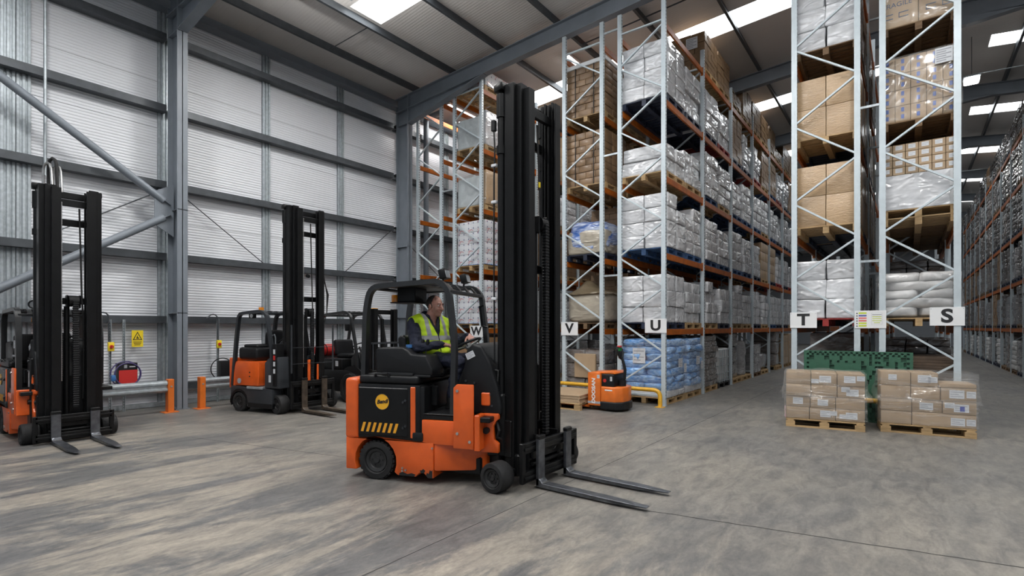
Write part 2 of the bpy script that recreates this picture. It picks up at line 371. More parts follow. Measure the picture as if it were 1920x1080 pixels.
def panel_mat(name, col, rough, rib, axis, seam, amp):
    """profiled lining sheet: ribs along one axis and a fine joint every so often"""
    m = bpy.data.materials.new(name); m.use_nodes = True
    nt = m.node_tree; N = nt.nodes; L = nt.links; b = N['Principled BSDF']; b.inputs['Roughness'].default_value = rough
    tc = N.new('ShaderNodeTexCoord'); sx = N.new('ShaderNodeSeparateXYZ'); L.new(tc.outputs['Object'], sx.inputs[0])
    def math_(op, a, c=None):
        n = N.new('ShaderNodeMath'); n.operation = op
        for i, v in enumerate((a, c)):
            if v is None: continue
            if isinstance(v, (int, float)): n.inputs[i].default_value = v
            else: L.new(v, n.inputs[i])
        return n.outputs[0]
    a = sx.outputs[axis]
    w = math_('SINE', math_('MULTIPLY', a, 2 * PI / rib))
    w = math_('POWER', math_('ABSOLUTE', w), 0.35)
    jt = math_('LESS_THAN', math_('FRACT', math_('DIVIDE', a, seam)), 0.012)
    bp = N.new('ShaderNodeBump'); bp.inputs['Strength'].default_value = amp; bp.inputs['Distance'].default_value = 0.024 if axis == 2 else 0.012
    L.new(math_('SUBTRACT', w, math_('MULTIPLY', jt, 1.5)), bp.inputs['Height']); L.new(bp.outputs[0], b.inputs['Normal'])
    n = N.new('ShaderNodeTexNoise'); n.inputs['Scale'].default_value = 0.6; L.new(tc.outputs['Object'], n.inputs['Vector'])
    r = N.new('ShaderNodeValToRGB'); r.color_ramp.elements[0].color = (*[c * 0.9 for c in col], 1); r.color_ramp.elements[1].color = (*col, 1)
    L.new(n.outputs['Fac'], r.inputs[0])
    x = N.new('ShaderNodeMix'); x.data_type = 'RGBA'; L.new(jt, x.inputs['Factor']); L.new(r.outputs[0], x.inputs['A'])
    x.inputs['B'].default_value = (*[c * (0.45 if axis == 2 else 0.86) for c in col], 1)
    L.new(x.outputs['Result'], b.inputs['Base Color']); return m
wall_m = panel_mat('white_wall_sheeting', (0.78, 0.80, 0.84), 0.34, 0.12, 2, 1.0, 0.6)
roof_m = panel_mat('roof_lining_sheet', (0.66, 0.64, 0.62), 0.6, 0.16, 1, 1.04, 0.35)
struct('wall_left', MB().box(WX - 0.25, WX, -9, 62, 0, 9.05), wall_m, 0)
struct('wall_right', MB().box(15.3, 15.55, -9, 62, 0, 9.05), wall_m, 0)
struct('wall_back', MB().box(-13.15, 15.55, 61, 61.25, 0, 10.2), panel_mat('end_wall_sheeting', (0.22, 0.23, 0.25), 0.4, 0.10, 2, 1.0, 0.4), 0)
# roof slopes with the rooflight strips left open, each strip closed by its own translucent panel
ZC = 8.93
STRIPS = [(-5.5, -4.6), (0.95, 1.85), (7.17, 8.06), (13.42, 14.32), (19.65, 20.5), (25.95, 26.95), (31.95, 32.95), (38.2, 39.2), (44.4, 45.4), (50.6, 51.6)]
XS = [(-10.27, 0.45), (1.95, 13.2)]               # strip extents on either slope
def slope(mb, x0, x1, y0, y1, dz=0.0, th=0.12):
    z0, z1 = roof_z(x0, ZC + dz), roof_z(x1, ZC + dz)
    return hexa(mb, x0, x1, y0, y1, z0, z1, z0 + th, z1 + th)
PX = [-13.1, -11.75, XS[0][0], -8.7, -7.0, -5.34, -3.67, -2.0, XS[0][1], 1.2, XS[1][0], 4.3, 6.0, 7.7, 9.4, 11.1, XS[1][1], 15.5]
for a0, a1 in zip(PX, PX[1:]):                    # one lining sheet run between each pair of purlins
    mb = MB(); y = -9
    if any(q0 - .01 <= a0 and a1 <= q1 + .01 for q0, q1 in XS):
        for a, b_ in STRIPS + [(61.2, 61.2)]:
            slope(mb, a0, a1, y, a); y = b_
    else: slope(mb, a0, a1, -9.5, 61.2)
    struct('ceiling', mb, roof_m, 0)
sky_m = mat('rooflight_daylight', (0.93, 0.97, 1.0), 0.5, emit=SKY_STRENGTH)
k = 0
for a, b_ in STRIPS:
    for s0, s1 in XS:
        k += 1
        struct('window_%d' % k, slope(MB(), s0, s1, a, b_, 0.05, 0.02), sky_m, 0)
# purlins and eaves
k = 0
for px in (-11.75, -10.35, -8.7, -7.0, -5.34, -3.67, -2.0, -0.3, 2.6, 4.3, 6.0, 7.7, 9.4, 11.1, 12.8):
    z = roof_z(px, ZC)
    m_ = MB(); s_ = 1 if px < 1.2 else -1
    m_.prism([(px - .035, z - .20), (px + .035, z - .20), (px + .035, z - .175), (px - .010, z - .175), (px - .010, z - .0), (px - .035, z)], 'y', -9, 61)
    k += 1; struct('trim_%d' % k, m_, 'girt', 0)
struct('trim_16', MB().prism([(-12.88, 8.52), (-12.58, 8.52), (-12.58, 8.56), (-12.82, 8.60), (-12.82, 8.86), (-12.88, 8.90)], 'y', -9, 61), 'steel_blue', 0)
# portal frames: column, haunched rafter
COLS = [-8.1, -1.8, 4.46, 10.66, 16.9, 23.1, 29.4, 35.6, 41.8, 48.1, 54.3]
def i_beam_y(mb, prof_x0, prof_x1, y, z0, z1): pass
def column(y, x_face, s):
    """universal column: two flanges and a web, the flange faces +-X"""
    m_ = MB(); d = 0.5 * s
    m_.box(min(x_face, x_face - .022 * s), max(x_face, x_face - .022 * s), y - .1, y + .1, 0, 8.45)
    m_.box(min(x_face - d, x_face - d + .022 * s), max(x_face - d, x_face - d + .022 * s), y - .1, y + .1, 0, 8.45)
    m_.box(min(x_face, x_face - d), max(x_face, x_face - d), y - .008, y + .008, 0, 8.45)
    m_.box(min(x_face + .02 * s, x_face - d - .02 * s), max(x_face + .02 * s, x_face - d - .02 * s), y - .13, y + .13, 0, .02)
    for z in (2.0, 4.15, 7.86): m_.box(min(x_face, x_face - d), max(x_face, x_face - d), y - .095, y + .095, z - .008, z + .008)
    return struct('column', m_, 'steel_blue', 0)
def rafter(y):
    for sgn in (1, -1):
        def X(u): return u if sgn > 0 else 2 * RX - u
        def web(u0, u1, b0, b1, t0, t1, hw_):
            a, c = ((u0, b0, t0), (u1, b1, t1)) if sgn > 0 else ((u1, b1, t1), (u0, b0, t0))
            hexa(m_, X(a[0]), X(c[0]), y - hw_, y + hw_, a[1], c[1], a[2], c[2])
        B = lambda u: roof_z(u, 8.31); T = lambda u: roof_z(u, 8.73)
        m_ = MB(); xs = -12.5
        web(xs, RX, B(xs), B(RX), T(xs), T(RX), .008)
        web(xs, RX, B(xs), B(RX), B(xs) + .022, B(RX) + .022, .1)
        web(xs, RX, T(xs) - .022, T(RX) - .022, T(xs), T(RX), .1)
        h0, hx = 7.86, -9.2                       # haunch at the column, then at the apex
        web(-12.0, hx, h0, B(hx), B(-12), B(hx), .008)
        web(-12.0, hx, h0, B(hx) - .01, h0 + .022, B(hx) + .012, .1)
        web(0.1, RX, B(.1), B(RX) - .2, B(.1) + .02, B(RX), .1)
        m_.box(min(X(-12.0), X(-11.978)), max(X(-12.0), X(-11.978)), y + sk(X(-12)) - .1, y + sk(X(-12)) + .1, h0, T(-12))
        struct('beam', m_, 'steel_blue', 0)
for y in COLS:
    column(y, -12.0, 1); column(y + sk(2), 14.4, -1); rafter(y)
# wall girts (cold-formed channels), one per level and bay
GIRTS = [0.42, 1.87, 3.22, 4.76, 6.40, 7.93]
for z in GIRTS:
    for a, b_ in zip(COLS[1:6], COLS[2:7]):
        m_ = MB(); x0 = WX + .02; x1 = WX + .24; h = .075
        m_.prism([(x1, z - h), (x1, z + h), (x0, z + h), (x0, z + h - .03), (x0 + .008, z + h - .03), (x0 + .008, z + h - .008), (x1 - .008, z + h - .008), (x1 - .008, z - h + .008), (x0 + .008, z - h + .008), (x0 + .008, z - h + .03), (x0, z - h + .03), (x0, z - h)], 'y', a + .06, b_ - .06)
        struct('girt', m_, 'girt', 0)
# vertical sheeting rails between the girts
for y in (0.2, 1.95, 2.16, 4.40, 6.68, 8.84, 11.0, 13.1, 15.2, 17.3):
    m_ = MB()
    for d in (-.10, -.018, .055): m_.box(WX + .0, WX + .06, y + d, y + d + .045, 0, 8.55, .004)
    m_.box(WX, WX + .025, y - .10, y + .10, 0, 8.55)
    struct('mullion', m_, 'galv', 0)
# diagonal tube bracing beside the first column, tie rods beside it
def brace(p, q, r, mtl='steel_blue', n=14):
    m_ = MB(); p, q = Vector(p), Vector(q); d = (q - p).normalized()
    m_.cyl(p, q, r, n)
    if r > .03:
        for e, s_ in ((p, 1), (q, -1)):
            m_.bar(e - d * s_ * .14, e + d * s_ * .02, .012, r * 2, up=(1, 0, 0))
            m_.cyl(e - d * s_ * .1 + Vector((-.03, 0, 0)), e - d * s_ * .1 + Vector((.03, 0, 0)), .018, 6)
    struct('brace', m_, mtl)
brace((-12.3, 4.22, 4.33), (-12.3, -1.6, 8.25), .075)
brace((-12.3, 4.22, 3.98), (-12.3, -1.6, 0.15), .075)
struct('brace_plate', MB().prism([(4.05, 4.5), (4.4, 4.7), (4.4, 3.6), (4.05, 3.82)], 'x', -12.31, -12.29), 'steel_blue')
for a, b_ in (((4.62, 4.70), (6.60, 3.27)), ((8.9, 3.27), (10.55, 4.68)), ((4.3, 4.62), (2.25, 3.28)), ((10.8, 4.7), (12.9, 3.27)), ((4.62, 7.9), (4.62, 7.9))):
    if a != b_: brace((WX + .13, a[0], a[1]), (WX + .13, b_[0], b_[1]), .012, 'girt', 8)
# sag rod seen above the parked truck, roof ties
brace((WX + .25, 2.42, 4.5), (WX + .25, 2.42, 8.5), .026, 'galv')
brace((-11.75, 7.75, roof_z(-11.75, ZC) - .16), (-10.35, 7.9, roof_z(-10.35, ZC) - .16), .012, 'girt', 6)
brace((-7.0, 12.3, roof_z(-7.0, ZC) - .16), (-3.67, 12.6, roof_z(-3.67, ZC) - .16), .02, 'girt', 6)
# base channel along the wall
struct('baseboard_left', MB().box(WX, WX + .10, -3, 24, 0.0, 0.10, .01), 'galv', 0)
# cracks and saw-cut joints in the slab
crack_m = mat('joint_filler', (0.03, 0.03, 0.03), 0.8)
def joint(pts, w):
    m_ = MB()
    for a, b_ in zip(pts, pts[1:]):
        a, b_ = Vector((*a, 0)), Vector((*b_, 0)); n = Vector((-(b_ - a).y, (b_ - a).x, 0)).normalized() * w / 2
        z = Vector((0, 0, .0015)); m_.quad(a - n + z, b_ - n + z, b_ + n + z, a + n + z)
    struct('floor_joint', m_, crack_m, 0)
def wob(p, q, n, amp):
    out = []
    for i in range(n + 1):
        t = i / n; out.append((p[0] + (q[0] - p[0]) * t + (amp * noise.noise(Vector((i * .7, p[0], 0)))), p[1] + (q[1] - p[1]) * t + (amp * noise.noise(Vector((i * .7, 5, q[1]))))))
    return out
joint([(-2.97, -8), (-2.97, 30)], .008)
joint(wob((-2.2, 4.55), (1.2, 5.23), 26, .02), .012)
joint(wob((-8.8, 3.4), (-5.3, 4.24), 16, .012), .008)
joint([(-8.6, -8), (-8.6, 10.6)], .005)
joint([(2.6, 8), (2.6, 40)], .006)
# ------------------------------------------------------------------ pallet racking
Y0 = 10.98                                        # centre line of the first frame of every run
BAY = 2.66
YTS = 11.42
LVTS = [1.66, 3.44, 5.15, 6.85]
LV = [1.60, 3.26, 4.94, 6.62, 8.28]               # beam centre heights
BH = 0.13
ORD = ['first', 'second', 'third', 'fourth', 'fifth', 'sixth', 'seventh', 'eighth', 'ninth', 'tenth', 'eleventh', 'twelfth']
def upright_mesh(H):
    m = MB()
    # omega post 95 wide, lips towards the rack, punched slots modelled as shallow dark pads
    pr = [(-.048, -.035), (.048, -.035), (.048, .035), (.030, .035), (.030, .020), (.038, .020), (.038, -.025), (-.038, -.025), (-.038, .020), (-.030, .020), (-.030, .035), (-.048, .035)]
    m.prism(pr, 'z', 0.0, H)
    m.box(-.05, .05, -.07, .07, 0, .012)
    m.box(-.012, .012, -.0385, -.034, 0.02, H)
    m.bm.faces.ensure_lookup_table(); n = len(m.bm.faces)
    z = .12
    while z < H - .05:
        for s_ in (-1, 1): m.box(.0475 * s_ - .0015, .0475 * s_ + .0015, -.012, .012, z + .02, z + .048)
        z += .075
    m.bm.faces.ensure_lookup_table()
    for f_ in m.bm.faces[n:]: f_.material_index = 1
    return m.mesh('upright', [MT['rack_grey'], MT['ink']], 0)
UP = {}
def beam_mesh(L):
    m = MB()
    m.box(-.022, .022, .04, L - .04, -BH / 2, BH / 2, .004)
    for y in (.036, L - .036): m.box(-.030, .030, y - .008, y + .008, -.11, .10)
    return m.mesh('beam', MT['rack_orange'], 0)
BEAM = beam_mesh(BAY)
def zig_nodes(H, z, dz):
    inner = True
    pts = []
    while z < H - .3:
        pts.append((inner, z)); inner = not inner; z += dz
    return pts
def rack(letter, label, x0, x1, nb, outer_hi, H, levels, y0=Y0, first=True, Hout=None, z0n=.42, dzn=.72):
    """x0..x1 frame depth; outer_hi: the aisle side is x1"""
    xc = (x0 + x1) / 2; t = thing('pallet_rack', label, 'pallet rack', (xc, y0, 0), 0, 'pallet racking runs')
    a, b_ = x0 - xc + .048, x1 - xc - .048
    out_x, in_x = (b_, a) if outer_hi else (a, b_)
    for k in range(nb + 1):
        for x in (a, b_):
            h = Hout if (Hout and k == 0 and x == out_x) else H
            if h not in UP: UP[h] = upright_mesh(h)
            obj('upright', UP[h], None, t, loc=(x, k * BAY, 0))
        N = zig_nodes(H, z0n, dzn); segs = []
        for (i0, z0), (i1, z1) in zip(N, N[1:]):
            segs.append(((in_x if i0 else out_x, z0 + .02), (in_x if i1 else out_x, z1 - .02)))
        segs.append(((a, .22), (b_, .22))); segs.append(((a, H - .45), (b_, H - .45)))
        if k == 0 and first:
            for p, q in segs:
                obj('diagonal_brace', MB().bar((p[0], 0, p[1]), (q[0], 0, q[1]), .034, .048, .003, up=(0, 1, 0)), 'rack_grey', t, 0)
        else:
            m = MB()
            for p, q in segs: m.bar((p[0], 0, p[1]), (q[0], 0, q[1]), .034, .048, up=(0, 1, 0))
            obj('frame_bracing', m, 'rack_grey', t, 0, loc=(0, k * BAY, 0))
    for k in range(nb):
        for z in levels:
            for x in (a, b_): obj('beam', BEAM, None, t, loc=(x, k * BAY, z))
    return t
ROWS = dict(  # x0, x1, aisle side is x1, bays
    A=(-12.03, -10.93, False, 3), W=(-10.49, -9.38, True, 3), V=(-6.78, -5.66, False, 5), U=(-5.30, -4.17, True, 6),
    T=(-1.815, -0.695, False, 3), S=(-0.415, 0.70, True, 3), R=(3.05, 4.15, False, 10))
HT = 8.84
rk = {}
rk['A'] = rack('A', 'empty grey and orange rack run nearest the white wall', *ROWS['A'][:2], 3, False, HT, LV)
rk['W'] = rack('W', 'rack run carrying the W sign, printed white boxes inside', *ROWS['W'][:2], 3, True, HT, LV)
rk['V'] = rack('V', 'rack run carrying the V sign, brown cartons high inside', *ROWS['V'][:2], 5, False, HT, LV)
rk['U'] = rack('U', 'long rack run carrying the U sign beside the loaded aisle', *ROWS['U'][:2], 6, True, HT, LV, Hout=9.35)
rk['T'] = rack('T', 'tall rack run carrying the T sign behind the green plastic pallet', *ROWS['T'][:2], 3, False, 9.3, LVTS + [8.6], y0=YTS, z0n=.37, dzn=.749)
rk['S'] = rack('S', 'tall rack run carrying the S sign at the dark aisle', *ROWS['S'][:2], 3, True, 9.3, LVTS + [8.6], y0=YTS, z0n=.37, dzn=.749)
rk['R'] = rack('R', 'dark far rack run along the right edge of the dark aisle', *ROWS['R'][:2], 10, False, HT, LV, y0=21.6, first=False)
# row spacers tie each back-to-back pair
for l, r in (('A', 'W'), ('V', 'U'), ('T', 'S')):
    xa, xb = ROWS[l][1], ROWS[r][0]; xc = (ROWS[l][0] + ROWS[l][1]) / 2
    for k in range(3):
        for z in (2.9, 5.7, 8.55):
            obj('row_spacer', MB().box(xa - xc - .01, xb - xc - .002, k * BAY - .02, k * BAY + .02, z - .02, z + .02), 'galv', rk[l], 0)

# ------------------------------------------------------------------ pallets
def pallet_mesh(wx, wy, mtl, name='pallet'):
    """boards run along x (into the rack) on three bearers along y; blocks between"""
    m = MB(); h = .145
    nb = 7; bw = wy / nb * .74
    for i in range(nb):
        y = -wy / 2 + bw / 2 + i * (wy - bw) / (nb - 1)
        m.box(-wx / 2, wx / 2, y - bw / 2, y + bw / 2, h - .022, h, .003)
    for x in (-wx / 2 + .05, 0, wx / 2 - .05):
        m.box(x - .05, x + .05, -wy / 2, wy / 2, h - .044, h - .022)
        m.box(x - .05, x + .05, -wy / 2, wy / 2, 0, .022)
        for y in (-wy / 2 + .07, 0, wy / 2 - .07): m.box(x - .05, x + .05, y - .07, y + .07, .022, h - .044)
    return m.mesh(name, MT[mtl], 0)
PAL = {k: pallet_mesh(1.06, 1.16, k) for k in ('wood', 'wood_dk', 'pal_blue', 'pal_navy', 'pal_red')}
PCOL = {'wood': 'pale wooden', 'wood_dk': 'dark wooden', 'pal_blue': 'blue wooden', 'pal_navy': 'navy plastic', 'pal_red': 'red wooden'}

# ------------------------------------------------------------------ loads
def carton_load(nx, ny, nz, wx, wy, h, seed, jit=.015, bev=.012, skip=0, gap=.004, top=None, sub=False):
    """a wrapped stack of cartons standing at z=0; returns a MB (or a list of boxes when sub)"""
    R = random.Random(seed); m = MB(); boxes = []
    for k in range(nz):
        sx = R.uniform(-jit, jit); sy = R.uniform(-jit, jit)
        for i in range(nx):
            for j in range(ny):
                if k == nz - 1 and skip and R.random() < skip: continue
                x0 = -wx / 2 + i * wx / nx + gap + sx + R.uniform(-jit, jit) * .5; x1 = -wx / 2 + (i + 1) * wx / nx - gap + sx + R.uniform(-jit, jit) * .5
                y0 = -wy / 2 + j * wy / ny + gap + sy + R.uniform(-jit, jit) * .5; y1 = -wy / 2 + (j + 1) * wy / ny - gap + sy + R.uniform(-jit, jit) * .5
                boxes.append((x0, x1, y0, y1, k * h / nz + .001, (k + 1) * h / nz - gap * .6))
    if sub: return boxes
    for q in boxes: m.box(*q, bev, 2)
    return m
def shrink(m, seed, amp=.02, fs=3.0, cuts=0):
    """crumple every vertex a little so the wrapped faces and edges are not ruled straight"""
    if cuts: bmesh.ops.subdivide_edges(m.bm, edges=[e for e in m.bm.edges if e.calc_length() > .12], cuts=cuts, use_grid_fill=True)
    for v in m.bm.verts:
        p = v.co * fs + Vector((seed * 3.1, seed * 1.7, seed)); g = .2 if v.co.z < .02 else 1
        v.co += Vector((noise.noise(p), noise.noise(p + Vector((9, 0, 0))), g * .6 * noise.noise(p + Vector((0, 9, 0))))) * amp * (g if v.co.z < .02 else 1)
    mz = min(v.co.z for v in m.bm.verts)
    for v in m.bm.verts: v.co.z -= mz
    return m
def sack_load(n, wx, wy, h, seed, per=(2, 2), e=.42, d=.10):
    R = random.Random(seed); m = MB(); lh = h / n
    for k in range(n):
        px, py = per if k % 2 == 0 else per[::-1]
        for i in range(px):
            for j in range(py):
                cx = -wx / 2 + (i + .5) * wx / px + R.uniform(-.02, .02); cy = -wy / 2 + (j + .5) * wy / py + R.uniform(-.02, .02)
                m.blob((cx, cy, (k + .5) * lh), (wx / px * 1.03, wy / py * 1.03, lh * 1.12), e, 22, 10, d, 4.0, seed + k * 3 + i + j * 2)
    mz = min(v.co.z for v in m.bm.verts)
    for v in m.bm.verts: v.co.z -= mz
    return m
LIB = {}
def lib(key, fn, mtl, smooth=40):
    LIB[key] = fn().mesh('wrapped_load', MT[mtl] if isinstance(mtl, str) else [MT[q] for q in mtl], smooth)
def stepped(boxes, seed, bev=.03, amp=.03, cuts=3):
    m = MB()
    for q in boxes: m.box(*q, bev, 2)
    return shrink(m, seed, amp, 2.6, cuts)
WHITE = []
for s_, (nx, ny, nz, h, sk) in enumerate([(2, 2, 4, 1.14, 0), (2, 2, 4, 1.06, .5), (2, 2, 3, .98, 0), (1, 2, 4, 1.08, .3), (2, 2, 5, 1.20, .4), (2, 2, 4, 1.10, .25), (2, 2, 3, .76, .4), (2, 2, 4, .92, .3)]):
    lib('w%d' % s_, lambda: shrink(carton_load(nx, ny, nz, 1.08, 1.06 - .05 * (s_ % 3), h, 10 + s_, .026, .018, sk), s_, .026, 2.5, 3), 'white_film')
    LIB['g%d' % s_] = LIB['w%d' % s_].copy(); LIB['g%d' % s_].materials[0] = MT['grey_film']
def course_boxes(nx, ny, nz, wx, wy, h, seed):
    """many flat cartons laid in broken courses"""
    R = random.Random(seed); out = []
    for k in range(nz):
        n = nx + (k % 2); w = wx / n
        for i in range(n):
            for j in range(ny):
                o = R.uniform(-.008, .012)
                out.append((-wx / 2 + i * w + .004 - (o if i == 0 else 0), -wx / 2 + (i + 1) * w - .004 + (o if i == n - 1 else 0), -wy / 2 + j * wy / ny + .005 - (o if j == 0 else 0), -wy / 2 + (j + 1) * wy / ny - .005 + (o if j == ny - 1 else 0), k * h / nz + .001, (k + 1) * h / nz - .007))
    return out
def courses(*a):
    m = MB()
    for q in course_boxes(*a): m.box(*q)
    return m
for s_, (nx, ny, nz, h) in enumerate([(3, 4, 8, 1.28), (3, 3, 9, 1.34), (4, 4, 8, 1.22), (3, 4, 7, 1.30)]):
    lib('b%d' % s_, lambda: courses(nx, ny, nz, 1.06, 1.14, h, 40 + s_), 'card_dk', 0)
    lib('r%d' % s_, lambda: shrink(carton_load(nx, ny, nz, 1.06, 1.13, h, 60 + s_, .02, .02), s_, .035, 2.5, 2), 'brown_film')
    lib('c%d' % s_, lambda: carton_load(2, 3 if s_ % 2 else 2, 4, 1.06, 1.14, h, 40 + s_, .012, .006), 'card_film')
for s_ in range(2):
    lib('sb%d' % s_, lambda: sack_load(8, 1.10, 1.16, 1.28, 3 + s_), 'sack_blue')
    lib('sw%d' % s_, lambda: sack_load(6, 1.08, 1.16, 1.05, 8 + s_), 'sack_white')
lib('col', lambda: shrink(carton_load(1, 1, 3, .9, .8, 1.45, 5, .02, .05), 4, .03, 3, 3), 'brown_film')
lib('rnd', lambda: shrink(MB().lathe([(0, 0), (.44, 0), (.47, .05), (.45, .3), (.47, .36), (.45, .62), (.47, .68), (.44, 1.0), (.42, 1.1), (0, 1.12)], (0, 0, 0), (0, 0, 1), 28), 7, .04, 3, 2), 'grey_film')
lib('low', lambda: shrink(MB().blob((0, 0, .28), (1.0, 1.1, .58), .4, 24, 12, .15, 3, 4), 9, .04, 3), 'grey_film')
DESC = {'w': 'white film wrapped carton stack', 'g': 'grey film wrapped carton stack', 'b': 'brown carton stack', 'c': 'brown film wrapped cartons', 'r': 'brown and silver wrapped stack', 'sb': 'blue plastic sacks in film', 'sw': 'white sacks in film', 'col': 'tall narrow wrapped stack', 'rnd': 'round silver wrapped bundle', 'low': 'low silver wrapped bundle'}
LVN = ['floor level', 'lowest beams', 'second beams', 'third beams', 'fourth beams', 'top beams']
RN = {'A': 'wall rack', 'W': 'W rack', 'V': 'V rack', 'U': 'U rack', 'T': 'T rack', 'S': 'S rack', 'R': 'far right rack'}
def slot_pos(row, bay, half, lvl, y0=Y0):
    x0, x1 = ROWS[row][:2]
    if row in 'TS': y0 = YTS
    y = y0 + bay * BAY + .09 + 1.24 * half + .61
    return (x0 + x1) / 2, y, 0.0 if lvl == 0 else (LVTS + [8.6] if row in 'TS' else LV)[lvl - 1] + BH / 2 + .001
def where(row, bay, half, lvl):
    return f"{RN[row]} {LVN[lvl]}, {ORD[bay]} bay, {'rear' if half else 'front'} half"
def put(row, bay, half, lvl, key, pal='wood', y0=Y0, dx=0.0, dz=0.0, npal=1, sc=(1, 1, 1), desc=None, load=None):
    x, y, z = slot_pos(row, bay, half, lvl, y0)
    R = random.Random(hash((ord(row), bay, half, lvl)))
    for q in range(npal):
        p = obj('pallet', PAL[pal], loc=(x + dx, y, z + q * .146), rot=(0, 0, R.uniform(-.012, .012)))
        tag(p, f"{PCOL[pal]} pallet{['', ' stacked on another'][q > 0]}, {where(row, bay, half, lvl)}", 'pallet', f"pallets in the {RN[row]}")
    zz = z + npal * .146
    if load is not None: return (x + dx, y, zz)
    l = obj('wrapped_load', LIB[key], loc=(x + dx + R.uniform(-.015, .015), y + R.uniform(-.015, .015), zz), rot=(0, 0, R.choice((0, PI)) + R.uniform(-.02, .02)))
    l.scale = sc
    kk = ''.join(c for c in key if not c.isdigit())
    tag(l, f"{desc or DESC[kk]}, {where(row, bay, half, lvl)}", 'pallet load', f"loads in the {RN[row]}")
    return l
def dress(name, parts_boxes, mtl, label, pos, group, extra=None, bev=.012, amp=0.0, cuts=0, rz=0.0, part='carton'):
    """a near load shown carton by carton: Empty > carton children"""
    t = thing(name, label, 'pallet load', pos, rz, group)
    for i, q in enumerate(parts_boxes):
        m = MB().box(*q, bev, 2)
        if amp:
            shrink_local(m, i, amp, cuts)
            for v in m.bm.verts: v.co.z = max(v.co.z, .001)
        obj(part, m, mtl, t, 40)
    return t
def shrink_local(m, seed, amp, cuts):
    if cuts: bmesh.ops.subdivide_edges(m.bm, edges=[e for e in m.bm.edges if e.calc_length() > .1], cuts=cuts, use_grid_fill=True)
    for v in m.bm.verts:
        p = v.co * 3.0 + Vector((seed * 3.1, seed * 1.7, seed))
        v.co += Vector((noise.noise(p), noise.noise(p + Vector((9, 0, 0))), .5 * noise.noise(p + Vector((0, 9, 0))))) * amp
    return m
# ------------------------------------------------------------------ what stands in the racks
R0 = random.Random(11)
def sheet(parent, w, h, loc, rz=0.0, mtl='paper', name='label_sheet', lines=4):
    """a printed address label: sheet plus rows of print"""
    m = MB().box(-w / 2, w / 2, -.0015, 0, -h / 2, h / 2); m.bm.faces.ensure_lookup_table(); n = len(m.bm.faces)
    for i in range(lines):
        z = h / 2 - h * (i + 1) / (lines + 1); l = w * (.82 if i % 2 == 0 else .55)
        m.box(-w * .42, -w * .42 + l, -.0022, -.0012, z - h * .035, z + h * .035)
    m.bm.faces.ensure_lookup_table()
    for f_ in m.bm.faces[n:]: f_.material_index = 1
    return obj(name, m, [MT[mtl], MT['greyprint']], parent, 0, loc=loc, rot=(0, 0, rz))
MT['greyprint'] = mat('grey_print', (0.30, 0.31, 0.34), 0.6)
def near_load(row, bay, half, lvl, boxes, mtl, label, pal='wood', npal=1, bev=.012, amp=0.0, cuts=0, dx=0.0, part='carton', name='wrapped_load', rz=0.0):
    pos = put(row, bay, half, lvl, '', pal, load=True, npal=npal, dx=dx)
    return dress(name, boxes, mtl, label, pos, f"loads in the {RN[row]}", None, bev, amp, cuts, rz, part)
CL = carton_load
# --- printed white boxes of the W rack
def printed_mat():
    m = bpy.data.materials.new('printed_white_cartons'); m.use_nodes = True
    nt = m.node_tree; N = nt.nodes; L = nt.links; b = N['Principled BSDF']; b.inputs['Roughness'].default_value = .4; b.inputs['Coat Weight'].default_value = .4
    tc = N.new('ShaderNodeTexCoord'); sx = N.new('ShaderNodeSeparateXYZ'); L.new(tc.outputs['Object'], sx.inputs[0])
    def mt(op, a, c=None, d=None):
        n = N.new('ShaderNodeMath'); n.operation = op
        for i, v in enumerate((a, c, d)):
            if v is None: continue
            if isinstance(v, (int, float)): n.inputs[i].default_value = v
            else: L.new(v, n.inputs[i])
        return n.outputs[0]
    u = mt('ADD', sx.outputs[0], sx.outputs[1]); v = sx.outputs[2]
    def cell(a, p): return mt('SUBTRACT', mt('FRACT', mt('ADD', mt('DIVIDE', a, p), 20.13)), .5)
    cu, cv = cell(u, .36), cell(v, .30)
    r = mt('SQRT', mt('ADD', mt('POWER', mt('MULTIPLY', cu, 1.0), 2), mt('POWER', mt('MULTIPLY', mt('ADD', cv, .25), 1.2), 2)))
    ring = mt('MULTIPLY', mt('LESS_THAN', mt('ABSOLUTE', mt('SUBTRACT', r, .33)), .028), mt('GREATER_THAN', cv, -.08))
    diag = mt('MULTIPLY', mt('LESS_THAN', mt('ABSOLUTE', mt('SUBTRACT', cu, mt('MULTIPLY', cv, .8))), .03), mt('LESS_THAN', r, .33))
    red = mt('MAXIMUM', ring, diag)
    du, dv = cell(u, .18), cell(mt('ADD', v, .05), .15)
    blue = mt('MULTIPLY', mt('LESS_THAN', mt('ABSOLUTE', du), .10), mt('LESS_THAN', mt('ABSOLUTE', dv), .12))
    seam = mt('MAXIMUM', mt('GREATER_THAN', mt('ABSOLUTE', cell(mt('ADD', u, .09), .18)), .485), mt('GREATER_THAN', mt('ABSOLUTE', cell(v, .15)), .485))
    def mix(f, a, c):
        x = N.new('ShaderNodeMix'); x.data_type = 'RGBA'; L.new(f, x.inputs['Factor'])
        if isinstance(a, tuple): x.inputs['A'].default_value = (*a, 1)
        else: L.new(a, x.inputs['A'])
        x.inputs['B'].default_value = (*c, 1); return x.outputs['Result']
    c = mix(red, (.66, .67, .70), (.55, .16, .17)); c = mix(blue, c, (.05, .07, .20)); c = mix(seam, c, (.36, .36, .38))
    L.new(c, b.inputs['Base Color']); return m
MT['printed'] = printed_mat()
W_ = lambda lvl, half: f"on the W rack {LVN[lvl]}, {'rear' if half else 'front'} half"
